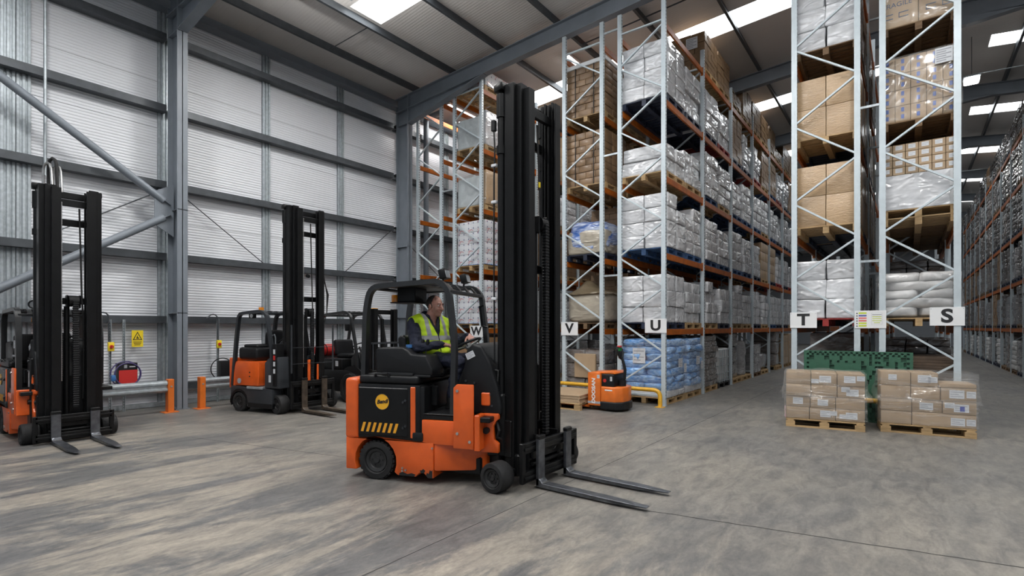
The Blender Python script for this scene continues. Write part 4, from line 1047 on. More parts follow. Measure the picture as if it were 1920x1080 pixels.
def guard_frame(y, pts, w=.07, h=.055):
    return MB().tube([(p[0], y, p[1]) for p in pts], 0, sq=(h, w, (0, 1, 0)))
def arc(p, q, r, n=5):
    """corner helper: rounds polyline p (list of (x,z))"""
    out = [q[0]]
    for a, b_, c in zip(q, q[1:], q[2:]):
        A, B, Cc = Vector(a), Vector(b_), Vector(c); d1 = (A - B).normalized(); d2 = (Cc - B).normalized()
        rr = min(r, (A - B).length * .45, (Cc - B).length * .45); s, e = B + d1 * rr, B + d2 * rr
        for i in range(n + 1):
            t = i / n; out.append(tuple((1 - t) ** 2 * s + 2 * t * (1 - t) * B + t * t * e))
    out.append(q[-1]); return out
def articulated_truck(name, label, loc, yaw, mast_world, H, driver=True, gh=1.0, **mk):
    G = lambda z: 1.1 + (z - 1.1) * gh if z > 1.1 else z
    root = thing(name, label, 'forklift', (*loc, 0), yaw, 'articulated forklifts')
    inv = Matrix.Rotation(-yaw, 4, 'Z') @ Matrix.Translation((-loc[0], -loc[1], 0))
    M = inv @ Matrix.Translation((*mast_world[:2], 0)) @ Matrix.Rotation(mast_world[2], 4, 'Z')
    # chassis with wheel arch
    ac = (-.40, .215); ar = .262
    poly = [(-.78, .10), (-.655, .10)]
    for k in range(13):
        a = math.radians(205 - k * 230 / 12); poly.append((ac[0] + ar * math.cos(a), max(.10, ac[1] + ar * math.sin(a))))
    poly += [(-.12, .075), (.10, .075), (.14, .12), (.20, .12), (.24, .075), (.31, .075), (.31, .46), (-.78, .46)]
    ch = obj('chassis', MB().prism(poly, 'y', -.57, .57, .014, 2), 'orange', root)
    obj('front_nose', MB().prism([(.31, -.56), (.38, -.54), (.84, -.36), (.92, -.1), (.92, .2), (.40, .54), (.31, .56)], 'z', .15, .45, .02, 2), 'orange', ch)
    obj('underbody', MB().box(-.6, .8, -.40, .40, .10, .30, .02).box(.40, .95, -.16, .22, .13, .40, .02), 'black', ch)
    if driver:
        for x0, pts in ((.0, [(.30, .076), (.30, .17), (.285, .15), (.27, .165), (.255, .12), (.235, .13), (.225, .10), (.245, .076)]), (0, [(-.10, .078), (.08, .078), (.10, .10), (.05, .112), (.0, .098), (-.06, .118), (-.10, .10)]), (0, [(.16, .122), (.20, .122), (.215, .15), (.19, .17), (.17, .15), (.15, .155)])):
            obj('scuff', MB().prism(pts, 'y', -.5715, -.5695), 'ink', ch, 0)
    m = MB()
    for x, z in ((-.06, .16), (-.02, .14), (-.06, .13), (.3, .4)): m.cyl((x, -.57, z), (x, -.582, z), .012, 6)
    obj('bolt', m, 'bright', ch)
    obj('counterweight', MB().box(-.80, -.625, -.575, .575, .44, 1.13, .045, 4), 'orange', root)
    cw = MB()
    for z in (1.02, .70, .58): cw.cyl((-.80, -.40, z), (-.815, -.40, z), .02, 8)
    obj('counterweight_bolt', cw, 'black', root)
    for s in (-1, 1): wheel('rear_wheel', root, (-.40, s * .48, .215), .215, .17, s)
    # battery compartment
    bc = obj('battery_cover', MB().box(-.63, .155, -.565, .565, .455, 1.07, .02, 2), 'black', root)
    m = MB()
    m.box(-.615, .00, -.572, -.560, .50, 1.03, .012)
    pn = obj('side_panel', m, 'black', bc)
    for x, z in ((-.05, .88), (-.05, .60), (-.02, .62), (-.02, .90)):
        obj('catch', MB().cyl((x, -.572, z), (x, -.588, z), .013, 8), 'dark', pn)
    bd = obj('logo_badge', MB().cyl((-.31, -.571, .875), (-.31, -.576, .875), .088, 40), 'signyellow2', pn)
    obj('badge_rim', MB().torus((-.31, -.576, .875), (0, 1, 0), .088, .003, 40, 6), 'ink', bd)
    lettering('lettering', 'Bendi', .060, 'ink', bd, (-.31, -.577, .877), (PI / 2, -.12, 0), 1.0, .0022, .35)
    for i in range(7):
        x = -.585 + i * .068
        obj('hazard_stripe', MB().prism([(x, .535), (x + .034, .535), (x + .068, .64), (x + .034, .64)], 'y', -.5745, -.571), 'hazard', pn, 0)
    obj('side_strip', MB().box(.035, .095, -.574, -.55, .49, 1.05, .006), 'orange', root)
    obj('hinge_post', MB().box(.10, .20, -.555, -.30, .46, 1.06, .02, 2), 'black', root)
    obj('battery_lid', MB().box(-.63, .12, -.55, .55, 1.07, 1.17, .035, 3).box(-.35, .05, -.54, -.2, 1.15, 1.20, .02, 2), 'plastic', root)
    obj('lid_grip', MB().tube([(-.42, -.54, 1.15), (-.40, -.56, 1.185), (-.26, -.56, 1.185), (-.24, -.54, 1.15)], .014, 8), 'plastic', root)
    obj('side_console', MB().prism([(-.44, 1.17), (.26, 1.17), (.265, 1.24), (.18, 1.395), (.0, 1.405), (-.04, 1.45), (-.10, 1.48), (-.42, 1.47), (-.45, 1.44)], 'y', -.50, -.20, .025, 3), 'plastic', root)
    obj('console_skirt', MB().box(-.54, .25, -.515, .5, 1.15, 1.18, .012, 2), 'plastic', root)
    obj('rear_hood', MB().box(-.56, -.24, -.20, .46, 1.17, 1.40, .04, 3), 'plastic', root)
    for i, x in enumerate((-.04, .025, .085)):
        lv = obj('control_lever', MB().cyl((x, -.30, 1.40), (x + .02, -.30, 1.52), .006, 8), 'dark', root)
        obj('lever_knob', MB().lathe([(0, 0), (.018, .01), (.022, .05), (.014, .075), (0, .08)], (x + .018, -.30, 1.49), (.15, 0, 1), 14), 'plastic', lv)
    obj('filler_cap', MB().cyl((-.09, -.36, 1.47), (-.09, -.36, 1.505), .04, 16), 'bluecap', root)
    st = obj('seat', MB().box(-.22, .26, -.18, .30, 1.12, 1.235, .04, 3), 'plastic', root)
    obj('seat_back', MB().prism([(-.30, 1.22), (-.20, 1.22), (-.24, 1.58), (-.29, 1.62), (-.36, 1.58)], 'y', -.17, .29, .03, 3), 'plastic', root)
    # cab floor, step, front plates
    obj('cab_floor', MB().box(.15, .95, -.55, .55, .70, .755, .008), 'black', root)
    obj('step_mat', MB().box(.17, .56, -.555, .50, .755, .768, .004), 'plastic', root)
    obj('step_box', MB().box(.17, .55, -.568, .5, .44, .70, .012, 2), 'orange', root)
    obj('kick_pad', MB().box(.06, .19, -.585, -.52, .46, .56, .02, 2), 'plastic', root)
    pl = obj('front_plate', MB().prism([(.55, .42), (.78, .42), (.78, 1.10), (.59, 1.10), (.55, 1.06)], 'y', -.59, -.565, .008, 2), 'orange', root)
    for x, z in ((.60, .58), (.60, 1.03), (.74, .50)):
        obj('bolt', MB().cyl((x, -.59, z), (x, -.603, z), .016, 8), 'bright', pl)
    fr = obj('front_frame', MB().prism([(.80, .36), (1.0, .36), (1.0, .46), (.95, .50), (.94, .64), (.97, .70), (1.0, .72), (1.0, .78), (.80, .78)], 'y', -.42, -.36, .01, 2).box(.78, .84, -.58, .4, .40, .78, .01).box(.80, .90, -.42, .3, .86, 1.0, .01), 'orange', root)
    obj('pivot_pin', MB().cyl((.87, -.42, .60), (.87, -.46, .60), .035, 16), 'plastic', fr)
    m = MB(); m.tube([(.96, -.36, .68), (1.0, -.40, .60), (.97, -.38, .52), (1.02, -.30, .48)], .015, 8); obj('hose', m, 'rubber', fr)
    obj('front_bulkhead', MB().box(.80, 1.04, -.34, .36, .30, .98, .02), 'black', root)
    cwl = obj('dash_cowl', MB().prism([(.50, .76), (.50, 1.06), (.60, 1.30), (.62, 1.46), (.70, 1.53), (.80, 1.50), (.90, 1.32), (.98, 1.05), (1.02, .86), (1.02, .76)], 'y', -.40, .40, .03, 3), 'plastic', root)
    sheet(cwl, .10, .07, (.67, -.403, 1.40), 0).rotation_euler = (0, -.45, 0)
    m = MB()
    for x, z in ((.72, 1.10), (.62, 1.12), (.90, .98), (.92, .86)): m.cyl((x, -.40, z), (x, -.412, z), .013, 8)
    obj('bolt', m, 'dark', cwl)
    obj('control_box', MB().box(.20, .27, -.40, -.34, .83, 1.05, .01), 'black', root)
    # steering
    sw = obj('steering_wheel', MB().torus((.47, .0, 1.505), (-.42, 0, .9), .165, .016, 36, 10), 'plastic', root)
    q = Vector((-.42, 0, .9)).normalized().to_track_quat('Z', 'Y').to_matrix(); c = Vector((.47, 0, 1.505))
    m = MB()
    for a in (0.3, 2.4, 4.5):
        p = c + q @ Vector((.155 * math.cos(a), .155 * math.sin(a), 0)); m.cyl(c - q @ Vector((0, 0, .03)), p, .010, 8)
    m.cyl(c - q @ Vector((0, 0, .05)), c + q @ Vector((0, 0, .004)), .04, 16); obj('wheel_spokes', m, 'bright' if driver else 'plastic', sw)
    obj('steering_column', MB().cyl(tuple(c - q @ Vector((0, 0, .04))), (.62, 0, 1.30), .03, 14), 'plastic', root)
    # overhead guard
    for s in (-1, 1):
        pts = arc(None, [(-.585, 1.10), (-.56, G(1.90)), (-.50, G(2.16)), (.36, G(2.205)), (.46, G(2.10)), (.53, G(1.55)), (.515, .77)], .13)
        obj('guard_frame', guard_frame(s * .50, pts), 'dark_gloss', root)
    rp = MB()
    rp.box(-.44, .10, -.48, .48, G(2.165), G(2.165) + .025, .006)
    for i in range(4):
        y = -.36 + i * .24; rp.tube([(.08, y, G(2.18)), (.30, y, G(2.20)), (.38, y, G(2.18)), (.46, y, G(2.09))], 0, sq=(.018, .055, (0, 1, 0)))
    obj('guard_roof', rp, 'dark_gloss', root)
    for x, z in ((.10, G(2.19)), (.46, G(2.09)), (-.48, G(2.15))): obj('guard_crossbar', MB().bar((x, -.50, z), (x, .50, z), .06, .04, .006), 'dark_gloss', root)
    for y in ((-.38, .22) if driver else ()):
        wl = obj('work_light', MB().box(.31, .39, y - .07, y + .07, 2.235, 2.345, .012, 2, R=Matrix.Rotation(-.25, 3, 'Y')), 'black', root)
        obj('lens', MB().box(.388, .398, y - .058, y + .058, 2.245, 2.335, .006, R=Matrix.Rotation(-.25, 3, 'Y')), 'glass', wl)
        obj('lamp_bracket', MB().cyl((.33, y, 2.18), (.34, y, 2.25), .012, 8), 'black', wl)
    if not driver:
        wl = obj('work_light', MB().torus((.36, -.30, G(2.3)), (1, -.3, 0), .06, .012, 24, 8).cyl((.36, -.30, G(2.2)), (.36, -.30, G(2.26)), .01, 8), 'black', root)
        obj('lens', MB().cyl((.35, -.297, G(2.3)), (.365, -.302, G(2.3)), .055, 24), 'glass', wl)
        cp = obj('control_panel', MB().prism([(.30, 1.18), (.36, 1.58), (.30, 1.60), (.10, 1.56), (.12, 1.18)], 'y', -.50, -.10, .02, 2), 'plastic', root)
        sheet(cp, .10, .12, (.24, -.503, 1.44), 0)
        for q in range(3): obj('button', MB().cyl((.16 + q * .06, -.50, 1.26), (.16 + q * .06, -.515, 1.26), .016, 10), 'greyprint', cp)
    bb = obj('beacon_bracket', MB().box(-.34, -.10, -.20, .1, G(2.17) - .17, G(2.17), .01).box(-.42, -.10, -.22, .1, G(2.17) - .185, G(2.17) - .17, .003), 'black', root)
    obj('beacon', MB().lathe([(0, .0), (.05, .0), (.05, .07), (.045, .085), (0, .09)], (-.385, -.15, G(2.17) - .17), (0, 0, 1), 20), 'amber', root)
    if driver: obj('grab_handle', MB().tube([(.50, .47, 1.98), (.45, .45, 1.96), (.48, .45, 1.72), (.55, .47, 1.70)], .011, 8), 'plastic', root)
    build_mast(root, M, H, **mk)
    return root
MT['signyellow2'] = mat('logo_yellow', (0.82, 0.42, 0.02), 0.4)
MT['dark_gloss'] = mat('guard_black', (0.020, 0.021, 0.023), 0.33, var=0.2, vs=8)
TRUCK = (-4.55, 4.37); TYAW = math.radians(20)
main_truck = articulated_truck('forklift', 'orange and black forklift with the seated driver, forks pointing right', TRUCK, TYAW, (-3.36, 4.86, 0), 4.34, True, hw=.42, carriage=.52, fy=.275, flen=1.22, sheave_z=2.86, zf=.02, slim=.82, ct=.44, cb=.14, wx=-.03, wheel_r=.155, wheel_y=.66)
left_truck = articulated_truck('forklift', 'orange and black forklift cut off by the left edge, no driver', (-11.2, 2.24), 0.0, (-10.13, 2.24, 0), 3.83, False, gh=.80, step=.058, hw=.375, carriage=.45, fy=.23, flen=1.10, sheave_z=2.1, hose_top=True, wheel_y=.47, wheel_r=.15, cyl_side=False, ct=.36, cb=.10, zf=.015)
# ------------------------------------------------------------------ charcoal narrow-aisle truck parked by the wall
loc = (-10.55, 5.62); yaw = math.radians(13)
root = thing('forklift', 'charcoal forklift with an orange side panel parked by the wall', 'forklift', (*loc, 0), yaw, 'articulated forklifts')
inv = Matrix.Rotation(-yaw, 4, 'Z') @ Matrix.Translation((-loc[0], -loc[1], 0))
M = inv @ Matrix.Translation((-9.80, 5.95, 0)) @ Matrix.Rotation(math.radians(2), 4, 'Z')
poly = [(-.62, .12), (-.58, .12)]
for k in range(11):
    a = math.radians(200 - k * 220 / 10); poly.append((-.38 + .235 * math.cos(a), max(.12, .2 + .235 * math.sin(a))))
poly += [(-.10, .10), (.55, .10), (.55, .48), (-.62, .52)]
ch = obj('chassis', MB().prism(poly, 'y', -.50, .50, .012, 2), 'dark', root)
obj('side_sill', MB().box(-.12, .56, -.51, .51, .10, .20, .01), 'black', ch)
for s in (-1, 1):
    wheel('rear_wheel', root, (-.38, s * .42, .19), .19, .17, s)
    obj('fender', MB().tube([(-.38 + .235 * math.cos(math.radians(a)), s * .49, .2 + .235 * math.sin(math.radians(a))) for a in range(190, -11, -20)], 0, sq=(.05, .02, (0, 1, 0))), 'black', root)
pn = obj('side_panel', MB().prism([(-.48, .53), (.17, .53), (.19, .70), (.19, 1.02), (-.44, 1.02), (-.50, .9)], 'y', -.505, .50, .02, 2), 'orange', root)
for z in (.80, .72): obj('bolt', MB().cyl((-.06, -.505, z), (-.06, -.515, z), .014, 10), 'ink', pn)
obj('badge', MB().cyl((-.36, -.506, .62), (-.36, -.511, .62), .055, 24), 'greyprint', pn)
obj('step', MB().box(-.14, .30, -.52, .0, .47, .52, .008), 'galv', root)
obj('counterweight', MB().box(-.70, -.52, -.48, .48, .46, 1.08, .03, 3), 'orange', root)
obj('motor_hood', MB().box(-.46, .08, -.46, .44, 1.05, 1.30, .06, 3).box(-.38, .02, -.40, .38, 1.28, 1.36, .04, 3), 'plastic', root)
st = obj('seat', MB().box(-.10, .30, -.14, .34, 1.12, 1.22, .04, 3), 'plastic', root)
obj('seat_back', MB().blob((-.02, .10, 1.42), (.14, .50, .46), .5, 24, 14), 'plastic', st, 50)
obj('front_cowl', MB().prism([(.32, .50), (.32, 1.0), (.44, 1.10), (.70, 1.12), (.72, .50)], 'y', -.48, .48, .02, 2), 'dark', root)
obj('label_sheet', MB().box(.44, .50, -.4835, -.481, .62, .76), 'paper', root, 0)
obj('dash', MB().blob((.54, .05, 1.28), (.34, .56, .36), .5, 24, 14), 'plastic', root, 50)
obj('steering_wheel', MB().torus((.36, .0, 1.42), (-.5, 0, .86), .15, .014, 30, 8), 'plastic', root)
for s in (-1, 1):
    pts = arc(None, [(-.60, .52), (-.50, 1.45), (-.42, 1.98), (.20, 2.03), (.36, 1.96), (.50, 1.30), (.52, .90)], .12)
    obj('guard_frame', guard_frame(s * .46, pts), 'dark', root)
rp = MB()
for i in range(6): rp.tube([(-.36, -.38 + i * .15, 2.0), (.22, -.38 + i * .15, 2.025), (.34, -.38 + i * .15, 1.96)], 0, sq=(.02, .05, (0, 1, 0)))
rp.box(-.44, -.30, -.46, .46, 1.97, 2.01, .01)
obj('guard_roof', rp, 'dark', root)
obj('guard_crossbar', MB().bar((.32, -.46, 1.98), (.32, .46, 1.98), .06, .04, .006), 'dark', root)
obj('guard_gusset', MB().prism([(.12, 2.0), (.34, 2.0), (.34, 1.82)], 'y', .40, .44, .004), 'dark', root)
obj('beacon', MB().cyl((.02, -.30, 2.03), (.02, -.30, 2.11), .05, 18), 'amber', root)
wl = obj('work_light', MB().box(-.08, .06, -.52, -.44, 1.88, 1.98, .02, 2), 'black', root); obj('lens', MB().cyl((.01, -.52, 1.93), (.01, -.528, 1.93), .038, 18), 'bright', wl)
m = MB(); m.tube([(.60, -.46, .55), (.60, -.46, 1.50), (.57, -.46, 1.56), (.52, -.46, 1.54)], .014, 8); obj('handrail', m, 'girt', root)
pl = obj('valve_panel', MB().box(.56, .66, -.50, -.30, .55, 1.38, .01), 'black', root)
for i, z in enumerate((1.18, 1.06, .94, .80)): obj('sticker', MB().box(.585, .635, -.5025, -.50, z, z + .09), 'red' if i == 1 else 'paper', pl, 0)
build_mast(root, M, 4.15, ct=.58, cb=.16, hw=.40, carriage=.47, fy=.225, flen=1.0, sheave_z=2.0, fork_mat='rust', backrest=True, wheel_y=.55, wheel_r=.185, stickers=False, zf=.03, slim=.85, cyl_side=False)
obj('ram_cover', MB(M).box(.13, .16, -.09, -.03, .55, 1.05, .008), 'orange', root); obj('ram_cover', MB(M).box(.13, .16, .12, .16, .6, .95, .008), 'orange', root)
m = MB(M)
for i in range(3): m.tube([(-.1, .42, 3.0 - i * .1), (-.06, .50 + i * .02, 2.4), (-.02, .47, 2.0), (0, .40, 1.8)], .010, 6)
obj('hose', m, 'rubber', root)

# ------------------------------------------------------------------ black gas counterbalance truck behind it
loc = (-10.55, 7.62)
root = thing('forklift', 'black gas forklift with a red bottle parked behind the charcoal truck', 'forklift', (*loc, 0), math.radians(3))
obj('chassis', MB().prism([(-.95, .25), (-.62, .22), (.85, .22), (.85, .62), (.35, .72), (-.55, .72), (-.95, .66)], 'y', -.50, .50, .03, 2), 'black', root)
obj('counterweight', MB().prism([(-1.15, .32), (-.80, .25), (-.80, .92), (-1.0, .95), (-1.15, .85)], 'y', -.50, .50, .06, 3), 'dark', root)
hd = obj('engine_hood', MB().box(-.80, .10, -.44, .44, .70, .98, .04, 3), 'black', root)
lettering('lettering', 'PS', .12, 'paper', root, (-.60, -.505, .60), (PI / 2, 0, 0), 1.2, .003)
for s in (-1, 1):
    wheel('front_wheel', root, (.52, s * .46, .33), .33, .22, s); wheel('rear_wheel', root, (-.66, s * .44, .26), .26, .18, s)
    obj('fender', MB().tube([(.52 + .40 * math.cos(math.radians(a)), s * .47, .33 + .40 * math.sin(math.radians(a))) for a in range(175, 20, -17)], 0, sq=(.20, .02, (0, 1, 0))), 'black', root)
st = obj('seat', MB().box(-.36, .10, -.24, .24, .98, 1.08, .04, 3), 'plastic', root)
obj('seat_back', MB().prism([(-.40, 1.05), (-.28, 1.05), (-.34, 1.38), (-.40, 1.42), (-.48, 1.36)], 'y', -.25, .25, .03, 3), 'plastic', st)
gb = obj('gas_bottle', MB().lathe([(0, -.40), (.10, -.39), (.155, -.33), (.155, .33), (.10, .39), (0, .40)], (-.90, -.02, 1.14), (0, 1, 0), 24), 'red', root)
for y in (-.2, .2): obj('bottle_strap', MB().torus((-.90, y, 1.14), (0, 1, 0), .158, .012, 28, 6), 'plastic', gb)
obj('bottle_cradle', MB().box(-1.06, -.76, -.34, .34, .95, 1.0, .01), 'black', root)
obj('cowl', MB().prism([(.38, .70), (.38, 1.0), (.52, 1.14), (.66, 1.10), (.80, .72)], 'y', -.40, .40, .03, 2), 'black', root)
obj('steering_wheel', MB().torus((.24, -.05, 1.26), (-.5, 0, .86), .16, .014, 30, 8), 'plastic', root)
obj('steering_column', MB().cyl((.25, -.05, 1.24), (.44, -.05, .95), .025, 10), 'plastic', root)
for s in (-1, 1):
    pts = arc(None, [(-.86, .92), (-.70, 1.70), (-.56, 2.0), (.28, 2.06), (.44, 1.96), (.62, 1.20), (.66, .75)], .14)
    obj('guard_frame', guard_frame(s * .44, pts, .06, .05), 'dark_gloss', root)
rp = MB()
for i in range(6): rp.bar((-.5, -.36 + i * .145, 2.02), (.30, -.36 + i * .145, 2.06), .03, .03)
obj('guard_roof', rp, 'dark_gloss', root)
obj('guard_crossbar', MB().bar((.34, -.44, 2.03), (.34, .44, 2.03), .06, .05, .006).bar((-.56, -.44, 1.99), (-.56, .44, 1.99), .06, .05, .006), 'dark_gloss', root)
mr = obj('mirror', MB().box(.40, .43, -.58, -.46, 1.62, 1.78, .02, 2), 'black', root); obj('mirror_glass', MB().box(.392, .40, -.57, -.47, 1.635, 1.765, .006), 'bright', mr)
sheet(root, .10, .12, (-.06, -.445, .86), 0)
obj('amber_lamp', MB().box(.36, .46, .20, .34, 2.06, 2.16, .01), 'hazard', root)
for s in (-1, 1):
    for x0, x1, yo, yi in ((.92, 1.06, .40, .30), (1.0, 1.12, .34, .24)):
        m = MB(); channel(m, x0, x1, s * yo, s * yi, .10, 2.12); obj('mast_rail', m, 'mast', root)
for z in (.3, 1.2, 2.05): obj('mast_crossmember', MB().box(.90, .96, -.38, .38, z - .05, z + .05, .008), 'mast', root)
obj('lift_cylinder', MB().cyl((.98, 0, .2), (.98, 0, 1.9), .04, 14), 'mast', root)
m = MB()
for z in (.30, .70): m.box(1.12, 1.16, -.48, .48, z - .05, z + .05, .006)
m.box(1.12, 1.16, -.48, -.44, .2, .78).box(1.12, 1.16, .44, .48, .2, .78); obj('carriage', m, 'mast', root)
m = MB()
for i in range(5): m.cyl((1.14, -.40 + i * .2, .72), (1.14, -.40 + i * .2, 1.35), .012, 6)
m.box(1.12, 1.16, -.44, .44, 1.33, 1.37); obj('load_backrest', m, 'dark', root)
for s in (-1, 1): obj('fork', fork_mesh(1.05, .10, .04, .76), 'fork', root, loc=(1.165, s * .25, 0))
# ------------------------------------------------------------------ the driver
def capsule(m, p, q, r0, r1, n=14):
    p, q = Vector(p), Vector(q)
    m.cyl(p, q, r0, n, r1)
    for c, r in ((p, r0), (q, r1)): bmesh.ops.create_uvsphere(m.bm, u_segments=n, v_segments=8, radius=r, matrix=m.X @ Matrix.Translation(c))
    return m
def ell(m, c, r, R=None):
    M_ = Matrix.Translation(Vector(c)) @ (R.to_4x4() if R else Matrix.Identity(4)) @ Matrix.Diagonal((*r, 1))
    bmesh.ops.create_uvsphere(m.bm, u_segments=24, v_segments=14, radius=1, matrix=m.X @ M_); return m
def loft(m, rings, n=28, p=2.4):
    rows = []
    for cx, cy, z, rx, ry in rings:
        row = []
        for k in range(n):
            a = 2 * PI * k / n; c, s = math.cos(a), math.sin(a)
            row.append(m.bm.verts.new(m.X @ Vector((cx + rx * math.copysign(abs(c) ** (2 / p), c), cy + ry * math.copysign(abs(s) ** (2 / p), s), z))))
        rows.append(row)
    for A, B in zip(rows, rows[1:]):
        for k in range(n): m.bm.faces.new((A[k], A[(k + 1) % n], B[(k + 1) % n], B[k]))
    m.bm.faces.new(rows[0][::-1]); m.bm.faces.new(rows[-1]); return m
def fuse(m, voxel, smooth=4, fac=.5):
    """melt overlapping closed shapes into one continuous skin"""
    me = m.mesh('fuse', None, 0); o = bpy.data.objects.new('fuse', me); C.objects.link(o)
    r = o.modifiers.new('r', 'REMESH'); r.mode = 'VOXEL'; r.voxel_size = voxel; r.use_smooth_shade = True
    s_ = o.modifiers.new('s', 'SMOOTH'); s_.iterations = smooth; s_.factor = fac
    dg = bpy.context.evaluated_depsgraph_get(); out = bpy.data.meshes.new_from_object(o.evaluated_get(dg))
    bpy.data.objects.remove(o); bpy.data.meshes.remove(me)
    for p in out.polygons: p.use_smooth = True
    return out
def hand(m, wrist, fwd, down, side, curl=(35, 50, 40), sc=1.0, spread=.02):
    """palm, four unequal curled fingers and a thumb from the side of the palm"""
    f = Vector(fwd).normalized(); d = (Vector(down) - f * f.dot(Vector(down))).normalized(); w = d.cross(f) * side; wr = Vector(wrist)
    R = Matrix((f, w, d)).transposed()
    ell(m, wr + f * .050 * sc, (.056 * sc, .043 * sc, .018 * sc), R)
    capsule(m, wr - f * .02, wr + f * .03, .026, .026)
    for i, (L, off) in enumerate(((.075, -.031), (.083, -.010), (.078, .011), (.062, .031))):
        p = wr + f * (.088 - abs(off) * .25) * sc + w * off * sc; a = 0
        for k, seg in enumerate((.45, .32, .27)):
            a += math.radians(curl[k] + i * 3)
            q = p + (f * math.cos(a) + d * math.sin(a) + w * off * spread) * L * seg * sc
            capsule(m, p, q, (.0098 - k * .0009) * sc, (.0092 - k * .0010) * sc, 10); p = q
    p = wr + f * .032 * sc - w * .034 * sc
    for k, (L, a) in enumerate(((.040, 40), (.032, 25), (.026, 10))):
        a = math.radians(a); q = p + (f * math.cos(a) * .9 - w * math.sin(a) + d * .35) .normalized() * L * sc
        capsule(m, p, q, (.0125 - k * .0012) * sc, (.0115 - k * .0014) * sc, 10); p = q
    return m
person = thing('person', 'driver in yellow hi-vis vest and navy workwear seated at the forklift wheel', 'person', (TRUCK[0], TRUCK[1], -.045), TYAW); person.scale = (1.05, 1.05, 1.05)
TY = math.radians(-30)                             # torso turned a little towards the open side
TM = Matrix.Translation((-.03, .05, 0)) @ Matrix.Rotation(TY, 4, 'Z')
def tor(g): return [(.0, 0, 1.235, .115 + g, .165 + g), (.015, 0, 1.30, .155 + g, .195 + g), (.025, 0, 1.39, .170 + g, .202 + g), (.01, 0, 1.50, .160 + g, .206 + g), (-.01, 0, 1.60, .145 + g, .216 + g), (-.02, 0, 1.68, .122 + g, .222 + g), (-.022, 0, 1.735, .098 + g, .202 + g), (-.015, 0, 1.775, .078 + g, .130 + g), (-.005, 0, 1.80, .064 + g, .076 + g)]
sh_r = TM @ Vector((-.02, -.215, 1.700)); sh_l = TM @ Vector((-.02, .215, 1.700))
el_r = Vector((-.02, -.30, 1.445)); wr_r = Vector((.235, -.185, 1.475))
el_l = Vector((.20, .305, 1.47)); wr_l = Vector((.385, .205, 1.565))
hip_r, hip_l = Vector((.02, -.06, 1.315)), Vector((.02, .16, 1.315))
kn_r, kn_l = Vector((.40, -.13, 1.285)), Vector((.40, .22, 1.285))
an_r, an_l = Vector((.33, -.15, .885)), Vector((.33, .22, .885))
HM = Matrix.Translation((.032, .045, 1.905)) @ Matrix.Rotation(math.radians(-16), 4, 'Z') @ Matrix.Rotation(math.radians(7), 4, 'Y')
b = MB()
b.X = TM; loft(b, tor(-.02)); b.X = Matrix.Identity(4)
capsule(b, (-.025, .045, 1.74), (.008, .045, 1.85), .070, .062, 18)
for s, e, w in ((sh_r, el_r, wr_r), (sh_l, el_l, wr_l)):
    capsule(b, s, e, .052, .043); capsule(b, e, w, .042, .029)
for h, k, a in ((hip_r, kn_r, an_r), (hip_l, kn_l, an_l)):
    capsule(b, h, k, .078, .056); capsule(b, k, a, .054, .040); capsule(b, a - Vector((.03, 0, .04)), a + Vector((.13, 0, -.07)), .04, .035)
hand(b, wr_r, (.92, .36, -.12), (0, 0, -1), 1, (30, 50, 40), 1.02)
hand(b, wr_l, (.42, -.45, -.25), (.2, 0, -1), -1, (35, 50, 40), 1.02)
b.X = HM
ell(b, (-.012, 0, .030), (.098, .077, .092)); ell(b, (.020, 0, -.040), (.078, .064, .074)); ell(b, (.062, 0, -.088), (.032, .036, .026))
ell(b, (.055, .034, -.025), (.036, .032, .036)); ell(b, (.055, -.034, -.025), (.036, .032, .036))
capsule(b, (.078, -.030, .032), (.078, .030, .032), .016, .016); capsule(b, (.088, 0, .024), (.119, 0, -.022), .0105, .0155, 12); ell(b, (.070, 0, -.052), (.036, .034, .026))
for s in (-1, 1): ell(b, (.100, s * .014, -.026), (.014, .0105, .011)); ell(b, (-.008, s * .079, -.008), (.020, .010, .034)); ell(b, (.085, s * .031, .004), (.012, .017, .008)); ell(b, (.0835, s * .031, .025), (.014, .018, .0065))
capsule(b, (.086, -.015, -.056), (.086, .015, -.056), .0085, .0085, 10); capsule(b, (.083, -.012, -.069), (.083, .012, -.069), .010, .010, 10)
ell(b, (.0, 0, -.090), (.07, .058, .030))
b.X = Matrix.Identity(4)
body = obj('body', fuse(b, .0055, 3, .45), None, person); body.data.materials.append(MT['skin'])
for s in (-1, 1):
    m = MB(HM); bmesh.ops.create_uvsphere(m.bm, u_segments=16, v_segments=10, radius=.0115, matrix=HM @ Matrix.Translation((.0815, s * .031, .014)))
    e_ = obj('eye', m, 'white', person); m = MB(HM); bmesh.ops.create_uvsphere(m.bm, u_segments=12, v_segments=8, radius=.0062, matrix=HM @ Matrix.Translation((.0880, s * .0315, .014))); obj('iris', m, 'ink', e_)
    m = MB(HM); capsule(m, (.092, s * .016, .036), (.084, s * .046, .038), .005, .004, 8); obj('eyebrow', m, 'hair', person)
# receding hair: crown, back and sides
m = MB(); bmesh.ops.create_uvsphere(m.bm, u_segments=72, v_segments=44, radius=1, matrix=Matrix.Translation((-.014, 0, .031)) @ Matrix.Diagonal((.1015, .0805, .0945, 1)))
dead = [f_ for f_ in m.bm.faces if not ((f_.calc_center_median().x < .016 - .55 * max(0, .045 - abs(f_.calc_center_median().y)) + .006 * noise.noise(f_.calc_center_median() * 90) and f_.calc_center_median().z > -.030 + .3 * max(0, f_.calc_center_median().x + .02)))]
bmesh.ops.delete(m.bm, geom=dead, context='FACES')
for v in m.bm.verts: v.co += v.co.normalized() * .004 * noise.noise(v.co * 60)
m.bm.transform(HM); bmesh.ops.solidify(m.bm, geom=m.bm.faces[:], thickness=.008)
obj('hair', m, 'hair', person, 60)
